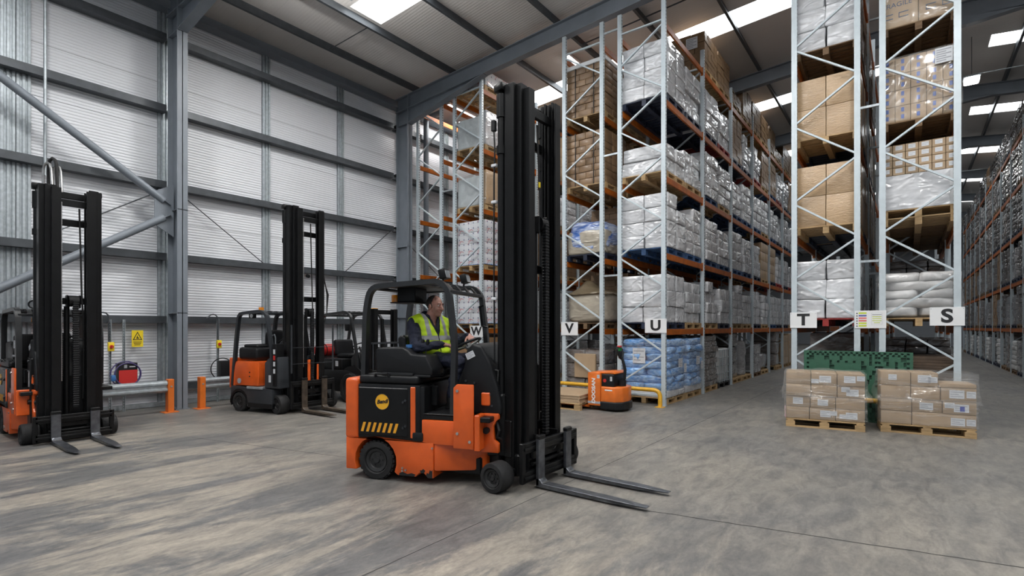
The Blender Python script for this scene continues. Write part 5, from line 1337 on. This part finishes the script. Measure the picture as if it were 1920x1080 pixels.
# navy jacket, trousers, boots
j = MB(TM); loft(j, tor(.006)); j.X = Matrix.Identity(4)
for s, e, w in ((sh_r, el_r, wr_r), (sh_l, el_l, wr_l)):
    capsule(j, s, e, .080, .062); capsule(j, e, w - (w - e).normalized() * .01, .061, .042)
    for t in (.25, .55, .8): p = e.lerp(w, t); capsule(j, p - Vector((0, 0, .004)), p + Vector((.01, 0, .004)), .054 - .012 * t, .05 - .012 * t)
j.X = TM; 
for s in (-1, 1): capsule(j, (.05, s * .050, 1.775), (-.04, s * .072, 1.82), .024, .022)
capsule(j, (-.05, -.06, 1.825), (-.05, .06, 1.825), .022, .022)
j.X = Matrix.Identity(4)
jk = fuse(j, .009, 5)
def crease(me, amp, fs):
    for v in me.vertices: v.co += v.normal * amp * noise.noise(Vector((v.co.x * fs, v.co.y * fs, v.co.z * fs * 1.8)))
crease(jk, .012, 16)
bm_ = bmesh.new(); bm_.from_mesh(jk)               # open neckline
iv = TM.inverted()
for sg in (-1, 1): bmesh.ops.bisect_plane(bm_, geom=bm_.verts[:] + bm_.edges[:] + bm_.faces[:], plane_co=TM @ Vector((0, 0, 1.66)), plane_no=TM.to_3x3() @ Vector((0, 1, sg * .37)))
bmesh.ops.delete(bm_, geom=[f_ for f_ in bm_.faces if (lambda c: c.x > .0 and abs(c.y) < .37 * (c.z - 1.66) and c.z > 1.66)(iv @ f_.calc_center_median())], context='FACES')
bm_.to_mesh(jk); bm_.free()
obj('jacket', jk, None, person).data.materials.append(MT['navy'])
t_ = MB(TM); loft(t_, [(.0, 0, 1.225, .12, .17), (.01, 0, 1.27, .145, .18), (.015, 0, 1.36, .15, .182), (.01, 0, 1.40, .14, .175)]); t_.X = Matrix.Identity(4)
for h, k, a in ((hip_r, kn_r, an_r), (hip_l, kn_l, an_l)):
    capsule(t_, h, k, .092, .074); capsule(t_, k, a + Vector((0, 0, .03)), .074, .062)
tr = fuse(t_, .010, 5); crease(tr, .012, 14)
obj('trousers', tr, None, person).data.materials.append(MT['navy'])
for a in (an_r, an_l):
    m = MB(); capsule(m, a + Vector((-.01, 0, .05)), a + Vector((-.01, 0, -.03)), .052, .056); capsule(m, a + Vector((-.02, 0, -.065)), a + Vector((.13, 0, -.072)), .050, .044); m.box(a.x - .07, a.x + .175, a.y - .046, a.y + .046, .769, .80, .015, 2)
    o = obj('boot', fuse(m, .008, 3), None, person); o.data.materials.append(MT['boot'])
# hi-vis vest with reflective bands
def vest_mat():
    m = bpy.data.materials.new('hi_vis_vest'); m.use_nodes = True; nt = m.node_tree; N = nt.nodes; L = nt.links; b_ = N['Principled BSDF']; b_.inputs['Roughness'].default_value = .6
    tc = N.new('ShaderNodeTexCoord'); sx = N.new('ShaderNodeSeparateXYZ'); L.new(tc.outputs['Object'], sx.inputs[0])
    def mt(op, a, c):
        n = N.new('ShaderNodeMath'); n.operation = op
        for i, v in enumerate((a, c)):
            if isinstance(v, (int, float)): n.inputs[i].default_value = v
            else: L.new(v, n.inputs[i])
        return n.outputs[0]
    z = sx.outputs[2]; ay = mt('ABSOLUTE', sx.outputs[1], 0)
    band = lambda v, c, h: mt('LESS_THAN', mt('ABSOLUTE', mt('SUBTRACT', v, c), 0), h)
    k = mt('MAXIMUM', band(z, 1.345, .026), band(z, 1.545, .026))
    k = mt('MAXIMUM', k, mt('MULTIPLY', band(ay, .112, .024), mt('GREATER_THAN', z, 1.545)))
    x = N.new('ShaderNodeMix'); x.data_type = 'RGBA'; L.new(k, x.inputs['Factor']); x.inputs['A'].default_value = (.56, .80, .015, 1); x.inputs['B'].default_value = (.33, .34, .35, 1)
    L.new(x.outputs['Result'], b_.inputs['Base Color'])
    n = N.new('ShaderNodeTexNoise'); n.inputs['Scale'].default_value = 14; L.new(tc.outputs['Object'], n.inputs['Vector'])
    bp = N.new('ShaderNodeBump'); bp.inputs['Strength'].default_value = .45; bp.inputs['Distance'].default_value = .02; L.new(n.outputs['Fac'], bp.inputs['Height']); L.new(bp.outputs[0], b_.inputs['Normal'])
    return m
v_ = MB(); loft(v_, [(.03, 0, 1.245, .165, .200)] + tor(.022)[1:7] + [(-.018, 0, 1.79, .09, .135)], 40)
for s in (-1, 1): capsule(v_, (-.02, s * .10, 1.735), (-.02, s * .205, 1.695), .092, .094, 20)
vm = fuse(v_, .009, 4); crease(vm, .010, 11)
bm_ = bmesh.new(); bm_.from_mesh(vm)
for co, no in (((0, 0, 1.54), (0, 1, -.36)), ((0, 0, 1.54), (0, 1, .36)), ((0, .006, 0), (0, 1, 0)), ((0, -.006, 0), (0, 1, 0)), ((0, .245, 0), (0, 1, 0)), ((0, -.245, 0), (0, 1, 0)), ((0, 0, 1.262), (0, 0, 1))):
    bmesh.ops.bisect_plane(bm_, geom=bm_.verts[:] + bm_.edges[:] + bm_.faces[:], plane_co=co, plane_no=no)
def cutv(c):
    if c.z < 1.262: return True
    if c.z > 1.76 and abs(c.y) < .36 * (c.z - 1.54): return True
    if c.x > -.02 and abs(c.y) < max(.006, .36 * (c.z - 1.54)): return True
    return abs(c.y) > .245
bmesh.ops.delete(bm_, geom=[f_ for f_ in bm_.faces if cutv(f_.calc_center_median())], context='FACES')
bmesh.ops.solidify(bm_, geom=bm_.faces[:], thickness=.006)
bm_.to_mesh(vm); bm_.free()
for p in vm.polygons: p.use_smooth = True
vo = obj('vest', vm, None, person, loc=TM.to_translation(), rot=(0, 0, TY)); vo.data.materials.append(vest_mat())
# ------------------------------------------------------------------ signs on the rack ends
def sign(letter, x0, x1, z0, z1, y, label):
    t = thing('rack_sign', label, 'sign', ((x0 + x1) / 2, y, (z0 + z1) / 2), 0, 'letter signs on the rack ends')
    w, h = x1 - x0, z1 - z0
    obj('panel', MB().box(-w / 2, w / 2, -.012, .0, -h / 2, h / 2, .002), 'white', t, 0)
    lettering('letter', letter, h * 1.0, 'ink', t, (0, -.0135, 0), (PI / 2, 0, 0), 1.12, .011)
    for sx in (-1, 1): obj('screw', MB().cyl((sx * w * .46, -.012, h * .42), (sx * w * .46, -.016, h * .42), .006, 8), 'greyprint', t)
SY = Y0 - .040; SYT = YTS - .040
sign('W', -9.80, -9.34, 1.43, 1.75, SY, 'white sign with black letter W on the rack end')
sign('V', -6.80, -6.33, 1.51, 1.83, SY, 'white sign with black letter V on the rack end')
sign('U', -4.63, -4.14, 1.58, 1.89, SY, 'white sign with black letter U on the rack end')
sign('T', -1.835, -1.38, 1.69, 1.99, SYT, 'white sign with black letter T on the rack end')
sign('S', .29, .745, 1.73, 2.04, SYT, 'white sign with black letter S on the rack end')
t = thing('notice_board', 'white notice with coloured lines between the T and S signs', 'sign', (-.545, SYT, 1.845))
obj('panel', MB().box(-.235, .235, -.010, 0, -.16, .16, .002), 'white', t, 0)
for i, c in enumerate(('lime', 'indigo', 'red', 'red', 'lime', 'lime')):
    if c == 'lime' and 'lime' not in MT: MT['lime'] = mat('lime_print', (.52, .62, .04), .5); MT['indigo'] = mat('indigo_print', (.10, .12, .35), .5); MT['salmon'] = mat('salmon_print', (.70, .18, .16), .5)
    z = .115 - i * .046
    obj('coloured_line', MB().box(-.175, -.055, -.0115, -.0095, z - .014, z + .014), c if c != 'red' else 'salmon', t, 0)
    obj('symbol', MB().prism([(-.215, z - .014), (-.185, z - .014), (-.20, z + .014)], 'y', -.0115, -.0095), 'ink' if i else 'ink', t, 0)
for i in range(5):
    z = .085 - i * .036
    obj('text_line', MB().box(.03 + (.025 if i == 4 else 0), .165 - (.02 if i == 4 else 0), -.0115, -.0095, z - .006, z + .006), 'lime' if i else 'greyprint', t, 0)
obj('text_frame', MB().tube([(.02, -.011, .115), (.175, -.011, .115), (.175, -.011, -.09), (.02, -.011, -.09)], .0015, 4, closed=True), 'greyprint', t, 0)
# ------------------------------------------------------------------ end barriers
def barrier(x0, x1, y, h, label):
    t = thing('end_barrier', label, 'barrier', ((x0 + x1) / 2, y, 0)); a = (x1 - x0) / 2
    pts = [(p[0], 0, p[1]) for p in arc(None, [(-a, .01), (-a, h), (a, h), (a, .01)], .16, 7)]
    obj('rail', MB().tube(pts, .045, 16), 'yellow', t)
    for s in (-1, 1):
        f_ = obj('foot_plate', MB().box(s * a - .09, s * a + .09, -.08, .08, 0, .012, .002), 'yellow', t, 0)
        obj('anchor_bolt', MB().cyl((s * a + .06, -.05, .012), (s * a + .06, -.05, .028), .012, 6).cyl((s * a - .06, .05, .012), (s * a - .06, .05, .028), .012, 6), 'galv', f_)
    return t
barrier(-6.82, -4.20, 10.72, .36, 'yellow tube barrier in front of the V and U racks')
barrier(-1.78, .50, 11.20, .40, 'yellow tube barrier behind the two parcel pallets')
# ------------------------------------------------------------------ green plastic pallet on its edge
t = thing('plastic_pallet', 'green plastic pallet standing on edge in front of the T rack', 'pallet', (-.76, 11.305, 0))
w, h = 1.66, 1.27; Rr = random.Random(3)
obj('back_plate', MB().box(-w / 2 + .02, w / 2 - .02, .030, .036, .01, h - .02), 'green', t, 0)
NX, NZ = 40, 30; cw, chh = (w - .02) / NX, (h - .02) / NZ
def solid(i, k):
    if i in (0, 1, NX - 2, NX - 1) or k in (0, NZ - 1): return (i + k) % 2 == 0 or i in (0, NX - 1)
    if k in (1, NZ - 2): return i % 2 == 0
    for a, b_, c, d in ((3, 9, 21, 25), (12, 21, 20, 24), (30, 34, 14, 22), (14, 22, 8, 14), (4, 10, 8, 14), (30, 34, 4, 10), (24, 28, 8, 14)):
        if a <= i <= b_ and c <= k <= d: return True
    if i in (27, 28) and k > 14: return k % 2 == 0
    return ((i // 2) * 7 + (k // 2) * 5 + (i // 5) * 3) % 4 != 0 if (k // 2) % 3 else (i % 3 != 1)
m = MB()
for k in range(NZ):
    i = 0
    while i < NX:
        if solid(i, k):
            j = i
            while j < NX and solid(j, k): j += 1
            m.box(-w / 2 + .01 + i * cw, -w / 2 + .01 + j * cw, -.016, .002, .01 + k * chh, .01 + (k + 1) * chh); i = j
        else: i += 1
obj('deck', m, 'green', t, 0)
gm = MB()
for i in range(0, NX + 1, 2): gm.box(-w / 2 + .01 + i * cw - .004, -w / 2 + .01 + i * cw + .004, -.012, .030, .01, h - .01)
for k in range(0, NZ + 1, 2): gm.box(-w / 2 + .01, w / 2 - .01, -.012, .030, .01 + k * chh - .004, .01 + k * chh + .004)
obj('rib_grid', gm, 'green', t, 0)
obj('rim', MB().tube([(-w / 2 + .01, .0, .012), (w / 2 - .01, .0, .012), (w / 2 - .01, .0, h - .012), (-w / 2 + .01, .0, h - .012)], 0, sq=(.024, .03, (0, 1, 0)), closed=True), 'green', t, 0)
MT['film_thick'] = film_mat('gathered_stretch_film', (.80, .79, .78), .55, .10, 8)
# ------------------------------------------------------------------ the two parcel pallets on the floor
def floor_pallet(loc, rz, w, d, label):
    t = thing('pallet', label, 'pallet', (*loc, 0), rz, 'pallets of parcels on the floor')
    for i in range(5):
        y = -d / 2 + .05 + i * (d - .1) / 4; obj('deck_board', MB().box(-w / 2, w / 2, y - .048, y + .048, .122, .144, .003), 'wood', t, 0)
    for x in (-w / 2 + .07, 0, w / 2 - .07):
        obj('stringer', MB().box(x - .05, x + .05, -d / 2, d / 2, .100, .122, .002), 'wood', t, 0)
        for y in (-d / 2 + .05, 0, d / 2 - .05): obj('block', MB().box(x - .07 + .0, x + .07, y - .05, y + .05, .022, .100, .003), 'wood', t, 0)
    for y in (-d / 2 + .05, 0, d / 2 - .05): obj('bottom_board', MB().box(-w / 2, w / 2, y - .05, y + .05, 0, .022, .002), 'wood', t, 0)
    return t
def parcels(loc, rz, w, d, rows, label, seed, labels, drop=None, peak=0.0):
    t = thing('wrapped_parcels', label, 'pallet load', (*loc, .1445), rz, 'pallets of parcels on the floor'); R = random.Random(seed); z = 0
    for k, (h, cuts) in enumerate(rows):
        for i, (a, b_) in enumerate(zip(cuts, cuts[1:])):
            top = z + h * (1 if not drop or k < len(rows) - 1 else drop[i])
            x0, x1 = -w / 2 + a * w + .004, -w / 2 + b_ * w - .004
            jy = R.uniform(-.012, .012)
            c = obj('carton', MB().box(x0, x1, -d / 2 + jy, d / 2 + jy, z + .001, top - .003, .008, 2), 'card', t)
            obj('packing_tape', MB().box((x0 + x1) / 2 - .02, (x0 + x1) / 2 + .02, -d / 2 + jy - .0012, d / 2 + jy + .0012, top - .05, top - .002), 'card', c, 0)
            for (kk, ii, fx, fz, lw, lh) in labels:
                if (kk, ii) == (k, i): sheet(c, lw, lh, (x0 + (x1 - x0) * fx, -d / 2 + jy - .002, z + h * fz), 0, lines=3)
        z += h
    # stretch film: a loose crumpled skin round the stack, flaring where it has come free
    def film(zlo, zhi, flare, sd, n=150, nz=34):
        m = MB(); rows_ = []
        for j in range(nz + 1):
            fz = j / nz; zz = zlo + (zhi - zlo) * fz; row = []
            for i in range(n):
                a = 2 * PI * i / n; cx, sy = math.cos(a), math.sin(a); k_ = 1 / max(abs(cx), abs(sy))
                x, y = cx * k_ * (w / 2 + .018), sy * k_ * (d / 2 + .018)
                q = Vector((x * 3 + sd, y * 3, zz * 5)); g = flare * (1 - fz) ** 2 * (.6 + noise.noise(q)) + .016 * noise.noise(q * 2.3) + .011 * (1 - abs(noise.noise(Vector((q.x * 3.1, q.y * 3.1, q.z * 5 + q.x * 2.2))) * 2.2))
                l = math.hypot(x, y); row.append(m.bm.verts.new((x + x / l * g, y + y / l * g, zz + .012 * noise.noise(q * 1.7 + Vector((5, 0, 0))))))
            rows_.append(row)
        for A, B in zip(rows_, rows_[1:]):
            for i in range(n): m.bm.faces.new((A[i], A[(i + 1) % n], B[(i + 1) % n], B[i]))
        return m
    obj('film', film(.02, z * .52, .02, seed), 'film', t, 80)
    obj('film', film(z * .44, z + .01, .11, seed + 3), 'film', t, 80)
    # the film gathers into glossy strands where it was pulled tight
    for q_ in range(9):
        zb = z * R.uniform(.12, .95); am = R.uniform(-.22, .22); pts = []
        for i in range(26):
            x = (i / 25 - .5) * (w + .05); pts.append((x, -d / 2 - .026 - .012 * noise.noise(Vector((x * 4, q_, seed))), min(z + .01, max(.02, zb + am * (x / w) + .05 * noise.noise(Vector((x * 3.3, q_ * 5.1, seed)))))))
        m = MB(); m.tube(pts, [.0035 + .004 * abs(noise.noise(Vector((i * .6, q_, 2)))) for i in range(26)], 5); obj('film_strand', m, 'film_thick', t, 60)
    m = MB(); n = 14; G = []
    for i in range(n + 1):
        G.append([])
        for j in range(n + 1):
            x, y = (i / n - .5) * (w + .03), (j / n - .5) * (d + .03)
            hh = z
            if drop: hh = z - rows[-1][0] * (1 - drop[min(len(drop) - 1, int(i / (n + 1) * len(drop)))])
            G[i].append(m.bm.verts.new((x, y, hh + .012 + peak * math.exp(-((x - .0) ** 2 + y * y) / .05) + .02 * noise.noise(Vector((x * 6, y * 6, seed))))))
    for i in range(n):
        for j in range(n): m.bm.faces.new((G[i][j], G[i + 1][j], G[i + 1][j + 1], G[i][j + 1]))
    obj('film', m, 'film', t, 80)
    return t
PA = (-1.17, 10.47, math.radians(8)); PB = (.20, 10.78, math.radians(7))
floor_pallet(PA[:2], PA[2], 1.14, .76, 'pale wooden pallet under the left parcel stack'); floor_pallet(PB[:2], PB[2], 1.20, .58, 'pale wooden pallet under the right parcel stack, nearest the dark aisle')
ta = parcels(PA[:2], PA[2], 1.14, .74, [(.20, (0, .31, .64, 1)), (.19, (0, .32, .64, 1)), (.20, (0, .33, .66, 1)), (.20, (0, .33, .66, 1))], 'film wrapped brown parcels with white labels, left pallet on the floor', 5,
        [(0, 1, .62, .55, .15, .11), (0, 1, .95, .62, .09, .07), (0, 2, .25, .42, .1, .07), (0, 2, .55, .5, .16, .11), (1, 0, .5, .55, .15, .11), (1, 1, .5, .5, .15, .1), (2, 2, .3, .7, .12, .08), (2, 2, .55, .45, .17, .11), (3, 1, .15, .3, .11, .07), (3, 1, .55, .5, .17, .11), (3, 2, .45, .55, .16, .11), (3, 2, .85, .65, .11, .08)], peak=.05)
obj('pink_print', shrink(MB().box(-.59, -.572, -.385, -.10, .62, .80, .004), 3, .012, 6, 4), mat('pink_print_film', (.55, .25, .33), .5, var=.7, vs=18, col2=(.5, .42, .36)), ta)
tb = parcels(PB[:2], PB[2], 1.20, .56, [(.215, (0, .34, 1)), (.19, (0, .34, .66, 1)), (.215, (0, .33, .64, 1)), (.22, (0, .33, .62, 1))], 'film wrapped brown parcels stepping down on the right, right pallet on the floor', 9,
        [(0, 1, .72, .45, .17, .12), (0, 1, .92, .45, .11, .1), (1, 1, .48, .5, .17, .11), (1, 2, .2, .7, .12, .08), (1, 2, .55, .5, .18, .12), (2, 2, .45, .55, .18, .13), (2, 2, .85, .55, .11, .10), (3, 1, .5, .55, .17, .12), (3, 1, .8, .5, .12, .09), (3, 0, .4, .6, .11, .09)], drop=(1, 1, .30))
obj('label_square', MB().box(.40, .455, -.300, -.290, .265, .34), 'indigo', tb, 0)
# ------------------------------------------------------------------ powered pallet truck and its pallet
t = thing('pallet_truck', 'orange powered pallet truck with raised black tiller by the yellow barrier', 'pallet truck', (-4.98, 9.86, 0), math.radians(2))
bt = obj('battery_case', MB().box(-.30, -.02, -.35, .35, .10, .78, .02, 2), 'orange2', t)
lettering('lettering', 'DOOSAN', .105, 'white', bt, (-.165, -.3525, .40), (PI / 2, -PI / 2, 0), 1.15, .004, .12)
sheet(bt, .06, .07, (-.06, -.352, .70), 0)
obj('grey_skid', MB().box(-.30, -.02, -.352, .352, .14, .19, .004), 'greyprint', bt)
dr = obj('drive_cover', MB().prism([(-.02, -.34), (.30, -.34), (.42, -.22), (.45, .0), (.42, .22), (.30, .34), (-.02, .34)], 'z', .18, .50, .03, 3), 'orange2', t)
obj('name_strip', MB().box(.08, .24, -.344, -.339, .42, .445), 'white', dr, 0)
obj('drive_skirt', MB().prism([(-.03, -.35), (.31, -.35), (.44, -.23), (.47, .0), (.44, .23), (.31, .35), (-.03, .35)], 'z', .035, .20, .03, 3), 'plastic', t)
hd = obj('head', MB().box(-.02, .26, -.30, .30, .48, .76, .03, 3), 'plastic', t)
obj('top_lid', MB().prism([(-.28, .76), (.0, .80), (.24, .81), (.28, .76)], 'y', -.30, .30, .015, 2), 'orange2', t)
obj('key_dial', MB().cyl((.06, -.30, .62), (.06, -.306, .62), .035, 20), 'red', hd); sheet(hd, .045, .09, (.20, -.303, .66), 0)
obj('tiller_base', MB().cyl((.30, 0, .50), (.30, 0, .62), .09, 18), 'plastic', t)
obj('tiller', MB().tube([(.30, 0, .60), (.36, 0, .66), (.37, 0, .84), (.33, 0, 1.00), (.29, 0, 1.10)], [.04, .034, .030, .028, .03], 12), 'plastic', t)
hh = obj('tiller_head', MB().tube([(.29, -.02, 1.06), (.27, -.11, 1.14), (.25, -.12, 1.24), (.235, -.07, 1.29), (.235, .07, 1.29), (.25, .12, 1.24), (.27, .11, 1.14), (.29, .02, 1.06)], .022, 10).box(.24, .30, -.055, .055, 1.06, 1.22, .02, 2), 'plastic', t)
obj('stop_button', MB().box(.21, .27, -.05, .09, 1.285, 1.325, .012, 2), 'red', hh); obj('rocker', MB().box(.205, .26, -.08, -.01, 1.21, 1.28, .012, 2).box(.205, .26, .03, .09, 1.21, 1.28, .012, 2), 'kgreen', hh)
for s in (-1, 1):
    f_ = obj('fork', MB().prism([(-1.38, .045), (-.30, .045), (-.30, .10), (-1.30, .10), (-1.38, .07)], 'y', s * .19 - .08, s * .19 + .08, .008), 'orange2', t)
    obj('load_roller', MB().cyl((-1.22, s * .19 - .05, .04), (-1.22, s * .19 + .05, .04), .04, 14), 'rubber', f_)
    obj('caster', MB().cyl((.12, s * .25 - .03, .05), (.12, s * .25 + .03, .05), .05, 16), 'rubber', t)
obj('drive_wheel', MB().cyl((.25, -.05, .09), (.25, .05, .09), .09, 20), 'rubber', t)
pp = thing('pallet', 'wooden pallet of cardboard sheets on the pallet truck forks', 'pallet', (-5.90, 9.86, 0), math.radians(2))
for i in range(5): y = -.56 + i * .28; obj('deck_board', MB().box(-.56, .56, y - .055, y + .055, .122, .144, .003), 'wood', pp, 0)
for x in (-.49, 0, .49):
    obj('stringer', MB().box(x - .05, x + .05, -.615, .615, .108, .122, .002), 'wood', pp, 0)
    for y in (-.56, -.0, .56): obj('block', MB().box(x - .07, x + .07, y - .05, y + .05, .02, .108, .003), 'wood', pp, 0)
for y in (-.56, 0, .56): obj('bottom_board', MB().box(-.56, .56, y - .05, y + .05, 0, .02, .002), 'wood', pp, 0)
for k in range(6):
    o = obj('cardboard_sheet', MB().box(-.54, .54, -.60, .60, 0, .027, .004), 'card', loc=(-5.90 + R0.uniform(-.01, .01), 9.86 + R0.uniform(-.01, .01), .1445 + k * .0275), rot=(0, 0, math.radians(2 + R0.uniform(-.6, .6))))
    tag(o, 'flat cardboard sheet in the pile on the pallet truck', 'cardboard', 'cardboard sheets on the pallet truck')
# ------------------------------------------------------------------ along the white wall: guard rails, chargers, sign, pipes
def guard(y0, y1, label, end_lo, end_hi):
    t = thing('guard_rail', label, 'guard rail', (-11.8, (y0 + y1) / 2, 0), 0, 'guard rails along the white wall'); a = (y1 - y0) / 2
    prof = [(.0, .40), (.035, .42), (.06, .445), (.06, .475), (.02, .50), (.02, .54), (.06, .565), (.06, .595), (.035, .62), (0, .64), (-.008, .64), (.026, .615), (.05, .593), (.05, .567), (.01, .542), (.01, .498), (.05, .473), (.05, .447), (.028, .425), (-.008, .40)]
    obj('rail', MB().prism(prof, 'y', -a, a), 'galv', t, 40)
    for s, on in ((-1, end_lo), (1, end_hi)):
        if on:
            p = obj('post', MB().box(-.09, .07 if False else -.01, s * a - .09, s * a + .02, 0, .66, .006) if False else MB().box(-.07, .075, s * a - (.0 if s > 0 else .11), s * a + (.11 if s > 0 else 0), 0, .665, .008), 'rail_orange', t)
            obj('foot_plate', MB().box(-.13, .13, s * a - .13 + .05 * s, s * a + .13 + .05 * s, 0, .014, .002), 'rail_orange', p, 0)
            obj('bolt', MB().cyl((.075, s * (a + .055), .52), (.09, s * (a + .055), .52), .018, 6), 'galv', p)
MT['rail_orange'] = mat('guard_post_orange', (.72, .17, .02), .4, var=.15, vs=6)
guard(2.95, 4.10, 'galvanised guard rail with orange end post left of the wall column', False, True)
guard(4.80, 6.6, 'galvanised guard rail with orange end post right of the wall column', True, False)
CX = WX + .26
def channel_post(y, z1, label):
    m = MB(); m.prism([(CX, y - .021), (CX + .041, y - .021), (CX + .041, y - .012), (CX + .004, y - .012), (CX + .004, y + .012), (CX + .041, y + .012), (CX + .041, y + .021), (CX, y + .021)], 'z', 0, z1)
    m.bm.faces.ensure_lookup_table(); n = len(m.bm.faces); z = .08
    while z < z1 - .05: m.box(CX + .0035, CX + .0055, y - .007, y + .007, z - .014, z + .014); z += .055
    m.bm.faces.ensure_lookup_table()
    for f_ in m.bm.faces[n:]: f_.material_index = 1
    tag(obj('channel_post', m, [MT['galv'], MT['ink']], None, 0), label, 'channel post')
channel_post(3.39, 1.86, 'slotted steel channel with the isolator switch, nearest the corner truck')
channel_post(3.62, 1.86, 'slotted steel channel behind the red charger')
channel_post(5.42, 1.90, 'slotted steel channel with isolator right of the column')
def isolator(y, z, label):
    t = thing('isolator_switch', label, 'switch', (CX + .043, y, z), 0, 'isolator switches on the wall')
    obj('case', MB().box(0, .07, -.05, .05, -.09, .09, .008, 2), 'signyellow', t)
    obj('knob', MB().cyl((.07, 0, 0), (.085, 0, 0), .034, 20).box(.085, .105, -.010, .010, -.032, .032, .004), 'red', t)
isolator(3.39, 1.32, 'yellow isolator switch with red knob above the red charger'); isolator(5.42, 1.32, 'yellow isolator switch with red knob right of the wall column')
for y, lab in ((3.36, 'bent conduit above the red charger'), (5.40, 'bent conduit on the wall right of the column')):
    tag(obj('conduit', MB().tube([(CX + .06, y, 1.42), (CX + .06, y, 1.85)] + [(CX + .06, y - .10 + .10 * math.cos(a), 1.90 + .10 * math.sin(a)) for a in (0, .5, 1.0, 1.5, 2.0)] + [(CX + .06, y - .24, 1.90)], .014, 8), 'girt'), lab, 'conduit')
t = thing('battery_charger', 'red and black battery charger with cable loops on the white wall', 'charger', (CX + .045, 3.62, .55))
obj('case', MB().box(0, .20, -.15, .17, 0, .44, .01, 2), 'plastic', t)
obj('front_panel', MB().prism([(-.145, .02), (.155, .02), (.165, .30), (-.145, .30)], 'x', .20, .206), 'red', t, 0)
obj('display', MB().box(.20, .206, -.06, -.01, .34, .41), 'greyprint', t, 0); obj('name_strip', MB().box(.20, .206, .03, .13, .355, .375), 'paper', t, 0)
for i, (dy, r) in enumerate(((-.02, .25), (.0, .22))): obj('cable', MB().torus((.15 + .07 * i, dy, .22), (1, 0, .05), r, .012, 40, 8), 'purple', t)
obj('plug', MB().box(.20, .30, -.29, -.22, .10, .22, .015, 2), 'bluecap', t)
t = thing('battery_charger', 'black battery charger with black cables behind the charcoal truck', 'charger', (CX + .045, 5.56, .50))
obj('case', MB().box(0, .20, -.17, .2, 0, .44, .01, 2), 'plastic', t); obj('cable', MB().torus((.1, -.1, .26), (1, 0, 0), .24, .012, 36, 8), 'rubber', t)
t = thing('warning_sign', 'yellow triangle warning sign on the white wall left of the column', 'sign', (WX + .26, 3.86, 1.47))
obj('panel', MB().box(-.246, .004, -.10, .10, -.17, .17) if False else MB().box(0, .004, -.10, .10, -.17, .17), 'signyellow', t, 0)
obj('symbol', MB().prism([(-.085, -.03), (.085, -.03), (0, .145)], 'x', .004, .0055), 'ink', t, 0); obj('symbol_fill', MB().prism([(-.06, -.014), (.06, -.014), (0, .112)], 'x', .0055, .0065), 'signyellow', t, 0)
obj('pictogram', MB().prism([(-.028, .0), (.032, .0), (.022, .022), (.0, .03), (.012, .07), (-.012, .05), (-.016, .02)], 'x', .0065, .0075), 'ink', t, 0)
for i in range(3): obj('text_line', MB().box(.004, .0055, -.075 + .01 * i, .075 - .012 * i, -.075 - i * .03, -.062 - i * .03), 'ink', t, 0)
obj('standoff', MB().box(-.245, 0, -.02, .02, -.15, -.12).box(-.245, 0, -.02, .02, .12, .15), 'galv', t, 0)
tag(obj('security_camera', MB().lathe([(0, -.04), (.05, -.04), (.05, .0), (.045, .03), (0, .05)], (WX + .25, 7.7, 3.06), (1, 0, -.3), 18), 'plastic'), 'small dark dome camera on the girt behind the charcoal mast', 'camera')
tag(obj('downpipe', MB().tube([(-11.9, 11.9, 8.60), (-12.3, 11.85, 8.55)] + [(-12.5 + .15 * (1 - math.sin(a)), 11.8, 8.40 + .12 * math.cos(a)) for a in (.3, .8, 1.3)] + [(-12.5, 11.8, 8.2), (-12.5, 11.8, .05)], .085, 18), 'downpipe_m' if 'downpipe_m' in MT else 'steel_blue'), 'grey downpipe on the wall behind the empty rack', 'pipe')
# ------------------------------------------------------------------ lamp fittings
lamp_m = mat('lamp_diffuser', (1.0, 0.98, 0.95), .4, emit=14)
def batten(x, y, z, label, L=1.3, twin=.06, rod=.35):
    t = thing('ceiling_light', label, 'light', (x, y, z), 0, 'lamps in the roof')
    obj('body', MB().box(-.11, .11, -L / 2, L / 2, 0, .07, .008), 'white', t)
    for s in (-1, 1): obj('tube', MB().cyl((s * twin, -L / 2 + .02, -.012), (s * twin, L / 2 - .02, -.012), .016, 10), lamp_m, t)
    for y_ in (-L * .35, L * .35): obj('hanger', MB().cyl((0, y_, .07), (0, y_, roof_z(x, ZC) - z - .01), .006, 6), 'girt', t)
bl = ['twin tube lamp in the roof above the aisle between W and V', 'lamp behind the top of the W rack']
for (x, y, z), lb in zip(AISLES, bl): batten(x, y, z, lb)
for y, lb in ((20.6, 'bright square lamp above the dark aisle right of the S rack'), (33.0, 'second square lamp far down the dark aisle')):
    t = thing('ceiling_light', lb, 'light', (1.5, y, 9.0), 0, 'lamps in the roof')
    obj('housing', MB().box(-.20, .20, -.20, .20, .10, .16, .02, 2), 'galv', t); obj('diffuser', MB().box(-.17, .17, -.17, .17, -.03, .10, .03, 2), lamp_m, t)
    obj('hanger', MB().cyl((0, 0, .16), (0, 0, roof_z(1.5, ZC) - 9.01), .01, 6), 'girt', t); obj('conduit', MB().cyl((0, 0, .22), (1.3, .2, .22), .014, 8), 'galv', t)
for x, y in BAYS:
    t = thing('ceiling_light', 'square high bay lamp over the open floor', 'light', (x, y, 8.455), 0, 'high bay lamps over the open floor')
    m = MB()
    for a, b_ in ((-.34, -.31), (.31, .34)): m.box(a, b_, -.34, .34, -.02, .08).box(-.31, .31, a, b_, -.02, .08)
    obj('housing', m, 'galv', t, 0); obj('driver_box', MB().box(-.10, .10, -.10, .10, .005, .06, .01), 'galv', t); obj('cross_strut', MB().box(-.31, .31, -.01, .01, .005, .03), 'galv', t, 0)
    obj('hanger', MB().cyl((0, 0, .08), (0, 0, roof_z(x, ZC) - 8.465), .01, 6), 'girt', t)
